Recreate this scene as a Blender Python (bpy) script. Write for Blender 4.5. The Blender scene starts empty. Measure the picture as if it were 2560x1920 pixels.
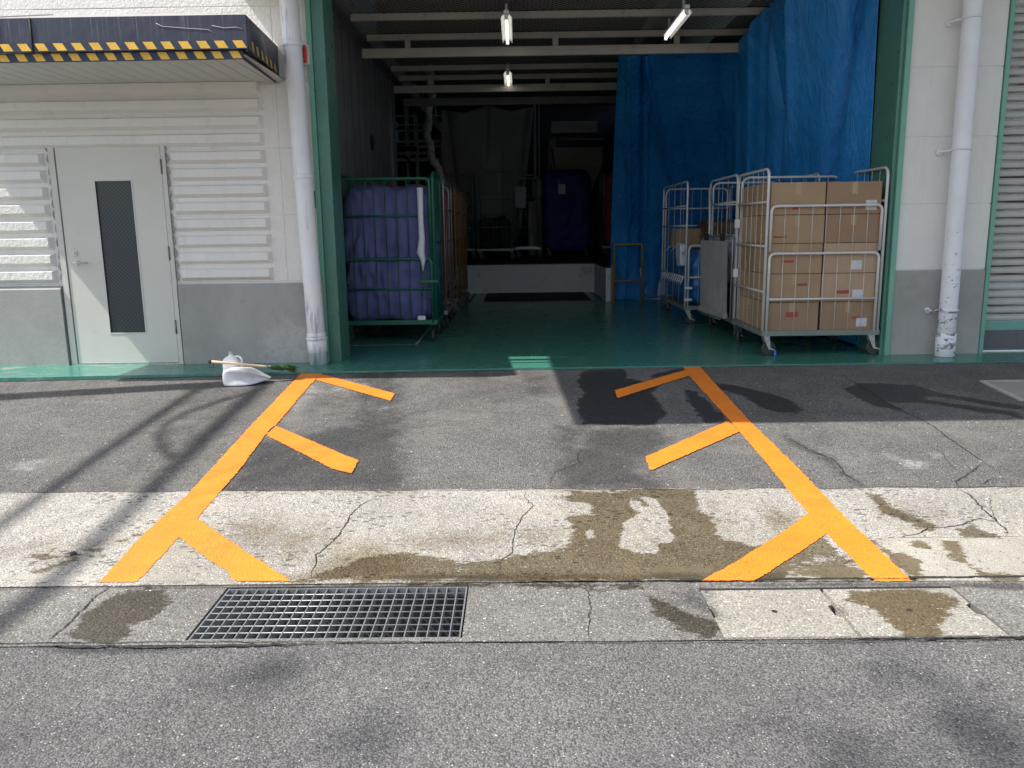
import bpy, math, random
import numpy as np
from mathutils import Vector, Matrix
random.seed(7); RNG = np.random.default_rng(7)
S = bpy.context.scene; COL = S.collection
R_ = math.radians

# ------------------------------------------------------------------ camera
CAM_H = 1.25
FPX, PITCH, ROLL, YAW = 2040.0, R_(10.8), R_(-0.79), R_(-0.51)
def _basis():
    cp, sp = math.cos(PITCH), math.sin(PITCH)
    fwd = np.array([math.sin(YAW)*cp, math.cos(YAW)*cp, -sp])
    right = np.array([math.cos(YAW), -math.sin(YAW), 0.0]); up = np.cross(right, fwd)
    return (right*math.cos(ROLL)+up*math.sin(ROLL), -right*math.sin(ROLL)+up*math.cos(ROLL), fwd)
CA, CB, CC = _basis()
cam_d = bpy.data.cameras.new('camera'); cam = bpy.data.objects.new('camera', cam_d); COL.objects.link(cam)
cam.matrix_world = Matrix(((CA[0], CB[0], -CC[0], 0), (CA[1], CB[1], -CC[1], 0), (CA[2], CB[2], -CC[2], CAM_H), (0, 0, 0, 1)))
cam_d.sensor_width = 36; cam_d.lens = 36*FPX/2560; cam_d.clip_end = 500; cam_d.clip_start = 0.05
S.camera = cam
S.render.resolution_x = 1024; S.render.resolution_y = 768

# ------------------------------------------------------------------ light
LX, LY = 0.70, 0.17                      # metres a shadow moves per metre of height
w = bpy.data.worlds.new('World'); S.world = w; w.use_nodes = True
wn = w.node_tree.nodes; bg = wn['Background']
sky = wn.new('ShaderNodeTexSky'); sky.sky_type = 'NISHITA'; sky.sun_disc = False; sky.dust_density = 2.0
sky.sun_elevation = math.atan(1/math.hypot(LX, LY)); sky.sun_rotation = math.atan2(-LX, -LY)
hsv = wn.new('ShaderNodeHueSaturation'); hsv.inputs['Saturation'].default_value = 0.68      # sky colour muted against the blue cast in the shade
w.node_tree.links.new(sky.outputs[0], hsv.inputs['Color']); w.node_tree.links.new(hsv.outputs[0], bg.inputs[0]); bg.inputs[1].default_value = 0.135
sd = bpy.data.lights.new('sun', 'SUN'); sun = bpy.data.objects.new('sun', sd); COL.objects.link(sun)
sd.energy = 3.8; sd.angle = R_(0.53); sd.color = (1.0, 0.96, 0.905)
sun.location = (-20, -4, 25); sun.rotation_euler = Vector((LX, LY, -1)).to_track_quat('-Z', 'Y').to_euler()
S.view_settings.view_transform = 'Standard'; S.view_settings.look = 'None'
S.view_settings.exposure = 0.85; S.view_settings.gamma = 1.0
S.render.engine = 'CYCLES'; S.cycles.max_bounces = 8; S.cycles.transparent_max_bounces = 16

# ------------------------------------------------------------------ measuring the place: a sight line met with a real plane
def ray(px, py): return (px-1280)*CA-(py-960)*CB+FPX*CC
def on_z(px, py, z):
    d = ray(px, py); t = (z-CAM_H)/d[2]; return np.array([0, 0, CAM_H])+d*t
def on_y(px, py, Y):
    d = ray(px, py); return np.array([0, 0, CAM_H])+d*Y/d[1]
SL, YE0, ZE0 = 0.08, 7.33, -0.02          # apron: 8 % fall from the building to the gutter
def ap_z(Y): return ZE0+SL*(Y-YE0)
def on_ap(px, py):
    d = ray(px, py); t = (ZE0-CAM_H-SL*YE0)/(d[2]-SL*d[1]); return np.array([0, 0, CAM_H])+d*t
ZG = -0.33
def on_g(px, py): return on_z(px, py, ZG)
def c1(x, y): return (x/2.572, y/2.572+880)
def c2(x, y): return (x/2.572+700, y/2.572+880)
def c3(x, y): return (x/2.765+1400, y/2.765+880)
def c4(x, y): return (x/2.765+1960, y/2.765+880)
def c5(x, y): return (x/1.728, y/1.728+1400)
def c6(x, y): return (x/1.728+1280, y/1.728+1400)
def fl(*a): return (a[0]*1.1573, a[1]*1.1573)

# ------------------------------------------------------------------ objects
def tag(o, label=None, cat=None, group=None, kind=None):
    if label: o['label'] = label
    if cat: o['category'] = cat
    if group: o['group'] = group
    if kind: o['kind'] = kind
    return o
def empty(name, loc=(0, 0, 0), rz=0, label=None, cat=None, group=None, kind=None):
    o = bpy.data.objects.new(name, None); COL.objects.link(o); o.location = loc; o.rotation_euler = (0, 0, rz)
    o.empty_display_size = 0.1
    return tag(o, label, cat, group, kind)
def copy_tree(o, parent=None):
    c = o.copy(); COL.objects.link(c)
    if parent: c.parent = parent; c.matrix_parent_inverse = o.matrix_parent_inverse.copy()
    for ch in list(o.children): copy_tree(ch, c)
    return c
class MB:
    def __init__(s): s.v = []; s.f = []; s.sm = []
    def add(s, vs, fs, smooth=False):
        n = len(s.v); s.v += [tuple(map(float, p)) for p in vs]
        for f in fs: s.f.append([n+i for i in f]); s.sm.append(smooth)
        return s
    def box(s, x0, y0, z0, x1, y1, z1):
        return s.add([(x0,y0,z0),(x1,y0,z0),(x1,y1,z0),(x0,y1,z0),(x0,y0,z1),(x1,y0,z1),(x1,y1,z1),(x0,y1,z1)],
                     [(0,3,2,1),(4,5,6,7),(0,1,5,4),(1,2,6,5),(2,3,7,6),(3,0,4,7)])
    def bbox(s, x0, y0, z0, x1, y1, z1, b=0.005):
        """box with bevelled edges"""
        vs = []; idx = {}
        X = (x0, x1); Y = (y0, y1); Z = (z0, z1)
        for i in (0, 1):
            for j in (0, 1):
                for k in (0, 1):
                    sx = b if i == 0 else -b; sy = b if j == 0 else -b; sz = b if k == 0 else -b
                    for ax, p in enumerate(((X[i], Y[j]+sy, Z[k]+sz), (X[i]+sx, Y[j], Z[k]+sz), (X[i]+sx, Y[j]+sy, Z[k]))):
                        idx[(i, j, k, ax)] = len(vs); vs.append(p)
        g = lambda i, j, k, a: idx[(i, j, k, a)]
        fs = []
        for i in (0, 1):
            q = [g(i,0,0,0), g(i,1,0,0), g(i,1,1,0), g(i,0,1,0)]; fs.append(q if i else q[::-1])
            q = [g(0,i,0,1), g(0,i,1,1), g(1,i,1,1), g(1,i,0,1)]; fs.append(q if i else q[::-1])
            q = [g(0,0,i,2), g(1,0,i,2), g(1,1,i,2), g(0,1,i,2)]; fs.append(q if i else q[::-1])
        for j in (0, 1):
            for k in (0, 1): fs.append([g(0,j,k,1), g(1,j,k,1), g(1,j,k,2), g(0,j,k,2)])
        for i in (0, 1):
            for k in (0, 1): fs.append([g(i,0,k,0), g(i,1,k,0), g(i,1,k,2), g(i,0,k,2)])
        for i in (0, 1):
            for j in (0, 1): fs.append([g(i,j,0,0), g(i,j,1,0), g(i,j,1,1), g(i,j,0,1)])
        for i in (0, 1):
            for j in (0, 1):
                for k in (0, 1): fs.append([g(i,j,k,0), g(i,j,k,1), g(i,j,k,2)])
        return s.add(vs, fs)
    def tube(s, pts, r, n=8, closed=False, r_end=None):
        pts = [Vector(p) for p in pts]; N = len(pts); vs = []; fs = []
        prev = None
        for i, p in enumerate(pts):
            if closed: t = pts[(i+1) % N]-pts[i-1]
            else: t = (pts[min(i+1, N-1)]-pts[max(i-1, 0)])
            t = t.normalized() if t.length > 1e-9 else Vector((0, 0, 1))
            if prev is None:
                a = Vector((0, 0, 1)) if abs(t.z) < 0.9 else Vector((1, 0, 0))
                u = t.cross(a).normalized()
            else:
                u = (prev-t*prev.dot(t)); u = u.normalized() if u.length > 1e-6 else t.orthogonal().normalized()
            prev = u; v = t.cross(u)
            rr = r if r_end is None else r+(r_end-r)*i/max(1, N-1)
            if isinstance(r, (list, tuple)): rr = r[i]
            for k in range(n):
                a = 2*math.pi*k/n; vs.append(p+(u*math.cos(a)+v*math.sin(a))*rr)
        for i in range(N if closed else N-1):
            for k in range(n):
                fs.append((i*n+k, i*n+(k+1) % n, ((i+1) % N)*n+(k+1) % n, ((i+1) % N)*n+k))
        s.add(vs, fs, True)
        if not closed:
            m = len(s.v)-N*n
            s.f.append([m+k for k in range(n)][::-1]); s.sm.append(False)
            s.f.append([m+(N-1)*n+k for k in range(n)]); s.sm.append(False)
        return s
    def disc(s, c, axis, r, h, n=20):
        c = Vector(c); a = Vector(axis).normalized()
        return s.tube([c-a*h/2, c+a*h/2], r, n)
    def lathe(s, prof, c=(0, 0, 0), n=24):
        vs = []; fs = []
        for (r, z) in prof:
            for k in range(n):
                a = 2*math.pi*k/n; vs.append((c[0]+r*math.cos(a), c[1]+r*math.sin(a), c[2]+z))
        for i in range(len(prof)-1):
            for k in range(n): fs.append((i*n+k, i*n+(k+1) % n, (i+1)*n+(k+1) % n, (i+1)*n+k))
        return s.add(vs, fs, True)
    def poly_prism(s, poly, y0, y1):
        """polygon in XZ pushed along Y"""
        n = len(poly)
        vs = [(x, y0, z) for x, z in poly]+[(x, y1, z) for x, z in poly]
        return s.add(vs, [list(range(n)), list(range(2*n-1, n-1, -1))]+[(i, i+n, (i+1) % n+n, (i+1) % n) for i in range(n)])
    def grid(s, P, smooth=True, flip=False):
        P = np.asarray(P); m, n, _ = P.shape
        fs = []
        for i in range(m-1):
            for j in range(n-1):
                q = (i*n+j, i*n+j+1, (i+1)*n+j+1, (i+1)*n+j); fs.append(q[::-1] if flip else q)
        return s.add(P.reshape(-1, 3), fs, smooth)
    def build(s, name, mat, parent=None, shift=(0, 0, 0)):
        me = bpy.data.meshes.new(name)
        me.from_pydata([tuple(p[i]-shift[i] for i in range(3)) for p in s.v], [], s.f); me.materials.append(mat)
        me.polygons.foreach_set('use_smooth', s.sm); me.update()
        o = bpy.data.objects.new(name, me); COL.objects.link(o); o.location = shift
        if parent: o.parent = parent
        return o
def bend(pts, r, n=5):
    """round the inner corners of a polyline"""
    pts = [Vector(p) for p in pts]; out = [pts[0]]
    for i in range(1, len(pts)-1):
        a, b, c = pts[i-1], pts[i], pts[i+1]
        u = (a-b); v = (c-b); rr = min(r, u.length*.49, v.length*.49)
        p0 = b+u.normalized()*rr; p1 = b+v.normalized()*rr
        for k in range(n+1):
            t = k/n; out.append(p0*(1-t)**2+b*2*t*(1-t)+p1*t*t)
    out.append(pts[-1]); return out

# ------------------------------------------------------------------ materials
def M_(name): 
    m = bpy.data.materials.new(name); m.use_nodes = True; nt = m.node_tree
    return m, nt, nt.nodes['Principled BSDF']
def nd(nt, t, **k):
    n = nt.nodes.new(t)
    for a, b in k.items():
        if a in ('operation', 'blend_type', 'data_type', 'feature', 'attribute_name', 'noise_dimensions', 'distance', 'wave_type', 'interpolation_type', 'clamp', 'musgrave_type', 'bands_direction', 'wave_profile'): setattr(n, a, b)
    return n
def lk(nt, a, b): nt.links.new(a, b)
def coord(nt, sc=(1, 1, 1), src='Object'):
    tc = nt.nodes.new('ShaderNodeTexCoord'); mp = nt.nodes.new('ShaderNodeMapping')
    mp.inputs['Scale'].default_value = sc; lk(nt, tc.outputs[src], mp.inputs[0]); return mp.outputs[0]
def noise(nt, co, scale, detail=4, rough=.6, dist=0):
    n = nt.nodes.new('ShaderNodeTexNoise'); n.inputs['Scale'].default_value = scale; n.inputs['Detail'].default_value = detail
    n.inputs['Roughness'].default_value = rough; n.inputs['Distortion'].default_value = dist; lk(nt, co, n.inputs['Vector']); return n.outputs['Fac']
def ramp(nt, fac, p0, p1, c0=0.0, c1=1.0):
    n = nt.nodes.new('ShaderNodeMapRange'); n.inputs[1].default_value = p0; n.inputs[2].default_value = p1
    n.inputs[3].default_value = c0; n.inputs[4].default_value = c1; lk(nt, fac, n.inputs[0]); return n.outputs[0]
def mth(nt, op, a, b=None, c=None):
    n = nt.nodes.new('ShaderNodeMath'); n.operation = op
    for i, x in enumerate((a, b, c)):
        if x is None: continue
        if isinstance(x, (int, float)): n.inputs[i].default_value = x
        else: lk(nt, x, n.inputs[i])
    return n.outputs[0]
def mix(nt, fac, a, b, mode='MIX'):
    n = nt.nodes.new('ShaderNodeMix'); n.data_type = 'RGBA'; n.blend_type = mode
    for i, x in ((0, fac), (6, a), (7, b)):
        if isinstance(x, (int, float)): n.inputs[i].default_value = x
        elif isinstance(x, (tuple, list)): n.inputs[i].default_value = (x[0], x[1], x[2], 1)
        else: lk(nt, x, n.inputs[i])
    return n.outputs[2]
def bump(nt, h, strength, dist, prev=None):
    n = nt.nodes.new('ShaderNodeBump'); n.inputs['Strength'].default_value = strength; n.inputs['Distance'].default_value = dist
    lk(nt, h, n.inputs['Height'])
    if prev is not None: lk(nt, prev, n.inputs['Normal'])
    return n.outputs[0]
def sep(nt, v):
    n = nt.nodes.new('ShaderNodeSeparateXYZ'); lk(nt, v, n.inputs[0]); return n.outputs
def vor(nt, co, scale, feature='F1'):
    n = nt.nodes.new('ShaderNodeTexVoronoi'); n.feature = feature; n.inputs['Scale'].default_value = scale; lk(nt, co, n.inputs['Vector']); return n
_mc = {}
def simple(name, col, rough=.5, metal=0, var=.15, vscale=6, dirt=None, dscale=2.5, dlo=.55, dhi=.75, bmp=None, bscale=60, spec=None, streak=False, trans=None):
    if name in _mc: return _mc[name]
    m, nt, b = M_(name); co = coord(nt)
    n1 = noise(nt, co, vscale, 5, .65)
    dark = tuple(c*(1-var) for c in col); lite = tuple(min(1, c*(1+var*.6)) for c in col)
    c = mix(nt, ramp(nt, n1, .3, .7), dark, lite)
    if dirt is not None:
        co2 = coord(nt, (6, 6, .5)) if streak else co
        n2 = noise(nt, co2, dscale, 7, .7, .3); c = mix(nt, ramp(nt, n2, dlo, dhi), c, dirt)
    lk(nt, c, b.inputs['Base Color']); b.inputs['Metallic'].default_value = metal
    r = ramp(nt, noise(nt, co, vscale*2.3, 4), .3, .7, max(0, rough-.1), min(1, rough+.1)); lk(nt, r, b.inputs['Roughness'])
    if spec is not None: b.inputs['Specular IOR Level'].default_value = spec
    if bmp: lk(nt, bump(nt, noise(nt, co, bscale, 4, .7), 1.0, bmp), b.inputs['Normal'])
    if trans: b.inputs['Transmission Weight'].default_value = trans
    _mc[name] = m; return m

def ground_mat(name, base, agg=95, contrast=.5, light_chip=.55, brown=(.16, .125, .075), wetmul=.33, chip_amt=.07, bumpd=.004, warm=None, fine=.35, pits=0, damp=None):
    m, nt, b = M_(name); co = coord(nt)
    v = vor(nt, co, agg); v2 = vor(nt, co, agg*2.3)
    sx = sep(nt, v.outputs['Color'])
    cell = ramp(nt, sx[0], 0, 1, 1-contrast, 1+contrast)
    big = mth(nt, 'MULTIPLY', ramp(nt, noise(nt, co, .8, 7, .68, .4), .32, .68, .76, 1.2), ramp(nt, noise(nt, co, 3.1, 6, .7, .8), .60, .72, 1.0, .80))
    mid = ramp(nt, noise(nt, co, 7, 5, .7), .25, .75, .86, 1.12)
    fin = ramp(nt, noise(nt, co, 170, 3, .8), .25, .75, 1-fine, 1+fine)
    k = mth(nt, 'MULTIPLY', mth(nt, 'MULTIPLY', cell, big), mth(nt, 'MULTIPLY', mid, fin))
    vm = nt.nodes.new('ShaderNodeVectorMath'); vm.operation = 'SCALE'; vm.inputs[0].default_value = base; lk(nt, k, vm.inputs['Scale'])
    c = vm.outputs[0]
    chip = mth(nt, 'MULTIPLY', mth(nt, 'GREATER_THAN', sx[1], 1-chip_amt), mth(nt, 'LESS_THAN', v.outputs['Distance'], .42))
    c = mix(nt, chip, c, tuple(light_chip*x for x in (1, .97, .9)))
    v3 = vor(nt, co, 47); s3 = sep(nt, v3.outputs['Color'])
    c = mix(nt, mth(nt, 'MULTIPLY', mth(nt, 'GREATER_THAN', s3[1], .965), mth(nt, 'LESS_THAN', v3.outputs['Distance'], ramp(nt, s3[2], 0, 1, .12, .34))), c, tuple(min(.75, light_chip*1.25*x) for x in (1, .96, .86)))
    c = mix(nt, mth(nt, 'MULTIPLY', mth(nt, 'LESS_THAN', s3[0], .12), mth(nt, 'LESS_THAN', v3.outputs['Distance'], .3)), c, tuple(x*.45 for x in base))
    gap = ramp(nt, v.outputs['Distance'], .45, .75)
    c = mix(nt, mth(nt, 'MULTIPLY', gap, .6), c, tuple(x*.35 for x in base))
    if warm: c = mix(nt, ramp(nt, noise(nt, co, 2.2, 6, .7, .5), .5, .72), c, mix(nt, .45, c, warm))
    if pits:
        pv = vor(nt, coord(nt, (.55, 1, 1)), 34); pz = sep(nt, pv.outputs['Color'])
        pm = mth(nt, 'MULTIPLY', mth(nt, 'LESS_THAN', pv.outputs['Distance'], .33), mth(nt, 'GREATER_THAN', pz[2], .5))
        pm = mth(nt, 'MULTIPLY', pm, ramp(nt, noise(nt, co, 1.9, 5, .65), .44, .54))
        c = mix(nt, mth(nt, 'MULTIPLY', pm, pits), c, tuple(x*.3 for x in base))
    at = nt.nodes.new('ShaderNodeAttribute'); at.attribute_name = 'stain'; st = sep(nt, at.outputs['Color'])
    jit = mth(nt, 'MULTIPLY', mth(nt, 'SUBTRACT', noise(nt, coord(nt, (.5, 1, 1)), 9, 10, .82), .5), 3.4)
    wet = ramp(nt, mth(nt, 'ADD', st[0], jit), .44, .60)
    wetc = mix(nt, 1.0, c, brown, 'MULTIPLY')
    c = mix(nt, wet, c, wetc)
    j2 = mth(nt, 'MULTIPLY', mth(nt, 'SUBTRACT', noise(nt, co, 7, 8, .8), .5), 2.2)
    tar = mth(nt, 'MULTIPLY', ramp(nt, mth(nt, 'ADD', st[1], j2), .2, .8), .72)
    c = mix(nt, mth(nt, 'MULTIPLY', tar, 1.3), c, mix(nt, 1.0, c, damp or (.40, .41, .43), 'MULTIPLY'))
    chalk = mth(nt, 'MULTIPLY', mth(nt, 'MULTIPLY', ramp(nt, mth(nt, 'ADD', st[2], j2), .45, .95), ramp(nt, noise(nt, co, 40, 5, .8), .35, .65)), .6)
    c = mix(nt, chalk, c, (.55, .55, .54))
    lk(nt, c, b.inputs['Base Color'])
    lk(nt, mix(nt, wet, (.88, .88, .88), (.42, .42, .42)), b.inputs['Roughness'])
    b.inputs['Specular IOR Level'].default_value = .3
    h = mth(nt, 'ADD', mth(nt, 'MULTIPLY', v.outputs['Distance'], -1.0), mth(nt, 'MULTIPLY', noise(nt, co, 60, 4, .7), .8))
    lk(nt, bump(nt, h, 1.0, bumpd), b.inputs['Normal'])
    return m
AS_APRON = ground_mat('old_asphalt', (.158, .153, .146), 150, .5, .5, (.28, .30, .36), chip_amt=.03, warm=(.26, .235, .2), fine=.45, bumpd=.006)
AS_ROAD = ground_mat('road_asphalt', (.140, .137, .134), 145, .45, .42, (.35, .35, .37), chip_amt=.025, fine=.35, bumpd=.0035)
CONC = ground_mat('washed_concrete', (.365, .346, .312), 120, .25, .7, (.42, .37, .275), chip_amt=.05, bumpd=.003, warm=(.36, .31, .22), fine=.3, pits=.85, damp=(.56, .50, .40))
GUT = ground_mat('gutter_concrete', (.20, .19, .175), 130, .3, .5, (.36, .33, .28), chip_amt=.05, bumpd=.003)
COVER = ground_mat('cover_concrete', (.355, .335, .29), 110, .16, .8, (.42, .35, .24), chip_amt=.03, bumpd=.002)
PATCH = ground_mat('mortar_patch', (.38, .36, .31), 200, .1, .6, (.42, .36, .26), chip_amt=.0, bumpd=.001, fine=.15)

def orange_mat():
    m, nt, b = M_('orange_road_paint'); co = coord(nt)
    c = mix(nt, ramp(nt, noise(nt, co, 3, 5, .7), .35, .68), (.79, .215, .014), (.87, .255, .02))
    c = mix(nt, ramp(nt, noise(nt, coord(nt, (1, 1, 1)), 14, 6, .75, .6), .66, .78), c, (.70, .17, .012))
    sp = noise(nt, co, 120, 3, .6); c = mix(nt, ramp(nt, sp, .72, .8), c, (.92, .36, .06))
    c = mix(nt, ramp(nt, noise(nt, coord(nt, (1, 1.4, 1)), 1.9, 8, .75, .8), .47, .72, 0, .6), c, (.62, .15, .02))
    v0 = vor(nt, co, 110); c = mix(nt, mth(nt, 'MULTIPLY', ramp(nt, v0.outputs['Distance'], .5, .8), ramp(nt, noise(nt, co, 5, 6, .75), .42, .68, .1, .75)), c, (.30, .11, .03))
    lk(nt, c, b.inputs['Base Color']); b.inputs['Roughness'].default_value = .6
    v = vor(nt, co, 95); lk(nt, bump(nt, mth(nt, 'ADD', mth(nt, 'MULTIPLY', v.outputs['Distance'], -.6), noise(nt, co, 50, 4)), .7, .003), b.inputs['Normal'])
    return m
ORANGE = orange_mat()
def stucco(name, col, sc=55, d=.006, dirt=(.42, .39, .33)):
    m, nt, b = M_(name); co = coord(nt)
    c = mix(nt, ramp(nt, noise(nt, co, 3, 6, .7), .3, .7), tuple(x*.93 for x in col), col)
    s = noise(nt, coord(nt, (5, 5, .6)), 1.3, 7, .7); c = mix(nt, ramp(nt, s, .55, .85, 0, .4), c, dirt)
    s2 = noise(nt, co, 9, 7, .8); c = mix(nt, ramp(nt, s2, .68, .8, 0, .5), c, dirt)
    lk(nt, c, b.inputs['Base Color']); b.inputs['Roughness'].default_value = .8; b.inputs['Specular IOR Level'].default_value = .3
    lk(nt, bump(nt, mth(nt, 'ADD', noise(nt, co, sc, 3, .55, .4), mth(nt, 'MULTIPLY', noise(nt, co, sc*3, 2), .3)), 1.0, d), b.inputs['Normal'])
    return m
WALLM = stucco('painted_wall_panel', (.82, .80, .75), 42, .008)
WALLR = stucco('painted_wall_panel_weathered', (.76, .745, .70), 42, .004, (.5, .45, .36))
def plinth_mat():
    m, nt, b = M_('plinth_render'); co = coord(nt)
    c = mix(nt, ramp(nt, noise(nt, co, 1.6, 7, .7, .5), .3, .7), (.29, .287, .265), (.39, .385, .36))
    c = mix(nt, ramp(nt, noise(nt, co, 5, 8, .75, 1.2), .62, .72, 0, .55), c, (.46, .46, .44))
    c = mix(nt, ramp(nt, noise(nt, coord(nt, (3, 3, 14)), 3, 5, .8), .74, .79, 0, .7), c, (.5, .5, .48))
    vd = nt.nodes.new('ShaderNodeVectorMath'); vd.operation = 'DISTANCE'; lk(nt, co, vd.inputs[0]); vd.inputs[1].default_value = (-2.22, 7.80, .12)
    blob = ramp(nt, mth(nt, 'ADD', vd.outputs['Value'], mth(nt, 'MULTIPLY', mth(nt, 'SUBTRACT', noise(nt, co, 7, 8, .75), .5), .55)), .34, .22)
    c = mix(nt, mth(nt, 'MULTIPLY', blob, ramp(nt, noise(nt, co, 16, 8, .8, 1), .4, .62, .15, .8)), c, (.50, .50, .47))
    c = mix(nt, ramp(nt, noise(nt, coord(nt, (2, 2, .8)), 2.2, 8, .75, .4), .56, .7, 0, .5), c, (.20, .20, .185))
    lk(nt, c, b.inputs['Base Color']); b.inputs['Roughness'].default_value = .75
    lk(nt, bump(nt, noise(nt, co, 25, 6, .7), .6, .004), b.inputs['Normal']); return m
PLINTH = plinth_mat()
def floor_mat():
    m, nt, b = M_('green_floor_paint'); co = coord(nt)
    c = mix(nt, ramp(nt, noise(nt, co, 2, 6, .7), .3, .7), (.05, .19, .145), (.068, .24, .185))
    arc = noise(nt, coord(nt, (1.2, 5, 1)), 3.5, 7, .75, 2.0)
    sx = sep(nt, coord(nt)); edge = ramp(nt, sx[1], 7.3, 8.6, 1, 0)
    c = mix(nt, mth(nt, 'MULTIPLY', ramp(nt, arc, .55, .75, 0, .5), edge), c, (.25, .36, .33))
    worn = ramp(nt, noise(nt, coord(nt, (.7, 3, 1)), 2.6, 8, .7, .5), .57, .64)
    left = ramp(nt, sx[0], -2.9, -3.6)
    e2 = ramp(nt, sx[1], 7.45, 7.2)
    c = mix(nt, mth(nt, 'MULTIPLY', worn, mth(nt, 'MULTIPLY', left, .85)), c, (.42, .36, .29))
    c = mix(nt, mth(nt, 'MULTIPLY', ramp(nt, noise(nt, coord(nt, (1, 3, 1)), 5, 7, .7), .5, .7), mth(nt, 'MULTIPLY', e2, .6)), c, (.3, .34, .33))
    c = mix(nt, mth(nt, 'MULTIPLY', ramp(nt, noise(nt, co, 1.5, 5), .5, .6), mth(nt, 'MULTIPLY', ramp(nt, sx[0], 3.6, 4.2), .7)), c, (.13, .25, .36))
    lk(nt, c, b.inputs['Base Color'])
    lk(nt, ramp(nt, noise(nt, co, 3, 6, .7), .3, .7, .2, .3), b.inputs['Roughness'])
    lk(nt, bump(nt, noise(nt, co, 5, 4), .2, .003), b.inputs['Normal']); return m
FLOORM = floor_mat()
WHITEP = simple('white_pipe_paint', (.78, .79, .80), .4, var=.06, vscale=5, dirt=(.30, .34, .40), dscale=1.5, dlo=.56, dhi=.66, streak=True, bmp=.002, bscale=20)
def chipped():
    m, nt, b = M_('chipped_pipe_paint'); co = coord(nt)
    c = mix(nt, ramp(nt, noise(nt, co, 4, 5), .3, .7), (.72, .73, .75), (.8, .81, .83))
    z = sep(nt, co)[2]; low = ramp(nt, z, 1.9, .1, -.13, .065)
    ch = ramp(nt, mth(nt, 'ADD', noise(nt, coord(nt, (9, 9, 22)), 1.1, 6, .75, .4), low), .60, .615)
    c = mix(nt, ch, c, (.17, .175, .18)); lk(nt, c, b.inputs['Base Color']); b.inputs['Roughness'].default_value = .4
    lk(nt, bump(nt, ch, -.8, .002), b.inputs['Normal']); return m
CHIPM = chipped()
DOORM = simple('door_paint', (.62, .60, .54), .38, var=.05, vscale=2, dirt=(.45, .43, .38), dscale=3, dlo=.62, dhi=.8)
FRAMEM = simple('door_frame_paint', (.60, .58, .53), .45, var=.08, dirt=(.2, .19, .17), dscale=8, dlo=.66, dhi=.75)
STEEL = simple('brushed_steel', (.6, .6, .6), .28, 1, var=.1)
DARKST = simple('worn_hinge_metal', (.22, .2, .18), .5, .6, var=.2)
GREENP = simple('green_post_paint', (.075, .21, .16), .35, var=.12, vscale=3, dirt=(.02, .09, .07), dscale=5, dlo=.62, dhi=.8)
GREENL = simple('light_green_frame_paint', (.16, .38, .29), .35, var=.12, vscale=3)
def fascia_mat():
    m, nt, b = M_('weathered_navy_sheet'); co = coord(nt)
    c = mix(nt, ramp(nt, noise(nt, co, 2, 5), .3, .7), (.030, .032, .055), (.045, .047, .075))
    st = noise(nt, coord(nt, (45, 12, 1.3)), 1.0, 5, .75, .2); z = sep(nt, co)[2]
    c = mix(nt, mth(nt, 'MULTIPLY', ramp(nt, st, .54, .68), ramp(nt, z, 2.66, 2.88, .15, .75)), c, (.20, .20, .24))
    lk(nt, c, b.inputs['Base Color']); b.inputs['Roughness'].default_value = .42
    lk(nt, bump(nt, noise(nt, co, 3, 3), .5, .02), b.inputs['Normal']); return m
NAVYM = fascia_mat()
TOPM = simple('canopy_roof_sheet', (.36, .34, .33), .5, .2, var=.12, vscale=1.5, dirt=(.3, .3, .32), dscale=1.2)
SOFFM = simple('soffit_board', (.58, .57, .54), .5, var=.06, vscale=2)
YEL = simple('hazard_yellow', (.85, .5, .06), .5, var=.2, vscale=9, dirt=(.4, .26, .08), dscale=6, dlo=.6, dhi=.8)
NAVYT = simple('hazard_navy', (.02, .035, .07), .5, var=.2)
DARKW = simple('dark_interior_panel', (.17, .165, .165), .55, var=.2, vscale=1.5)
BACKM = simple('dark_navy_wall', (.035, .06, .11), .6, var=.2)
BEAMM = simple('cream_steel_beam', (.47, .44, .385), .5, var=.12, vscale=4, dirt=(.26, .15, .08), dscale=3.5, dlo=.6, dhi=.75)
BEAMD = simple('grey_steel_beam', (.16, .155, .15), .6, var=.2)
BLACKM = simple('matt_black', (.015, .015, .016), .7, var=.2)
DARKF = simple('dark_fork', (.08, .08, .08), .5, .5)
RUBBER = simple('grey_rubber', (.05, .05, .052), .7, var=.2, vscale=20)
CAGEW = simple('white_cage_paint', (.60, .59, .56), .4, .1, var=.1, vscale=10, dirt=(.25, .2, .15), dscale=12, dlo=.66, dhi=.76)
CAGEG = simple('green_cage_paint', (.012, .12, .075), .4, .1, var=.15, vscale=10)
CAGED = simple('dark_cage_paint', (.20, .24, .24), .4, .3, var=.15)
CAGEZ = simple('galvanised_cage', (.33, .34, .34), .4, .6, var=.15)
CAGEB = simple('brown_cage_paint', (.25, .15, .06), .5, var=.2)
ZINC = simple('zinc_fork', (.55, .55, .54), .35, .7, var=.2, vscale=30, dirt=(.2, .18, .15), dscale=20)
YRAIL = simple('yellow_rail_paint', (.35, .22, .03), .45, var=.3, vscale=20, dirt=(.06, .05, .04), dscale=18, dlo=.6, dhi=.68)
CARD = simple('brown_cardboard', (.36, .24, .14), .8, var=.1, vscale=3, bmp=.001, bscale=90)
CARDT = simple('carton_tape', (.42, .29, .16), .35, var=.05)
CARDP = simple('carton_print_red', (.35, .07, .05), .8, var=.1)
PURPLE = simple('purple_quilt', (.105, .11, .26), .75, var=.15, vscale=4, bmp=.002, bscale=40)
WHITEC = simple('white_cloth', (.72, .72, .78), .8, var=.08)
REDC = simple('red_brown_cover', (.30, .055, .04), .7, var=.15)
BLUED = simple('dark_blue_drape', (.008, .02, .22), .6, var=.15, vscale=3)
BLUEL = simple('blue_vinyl_liner', (.01, .14, .40), .38, var=.15, vscale=4)
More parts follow.
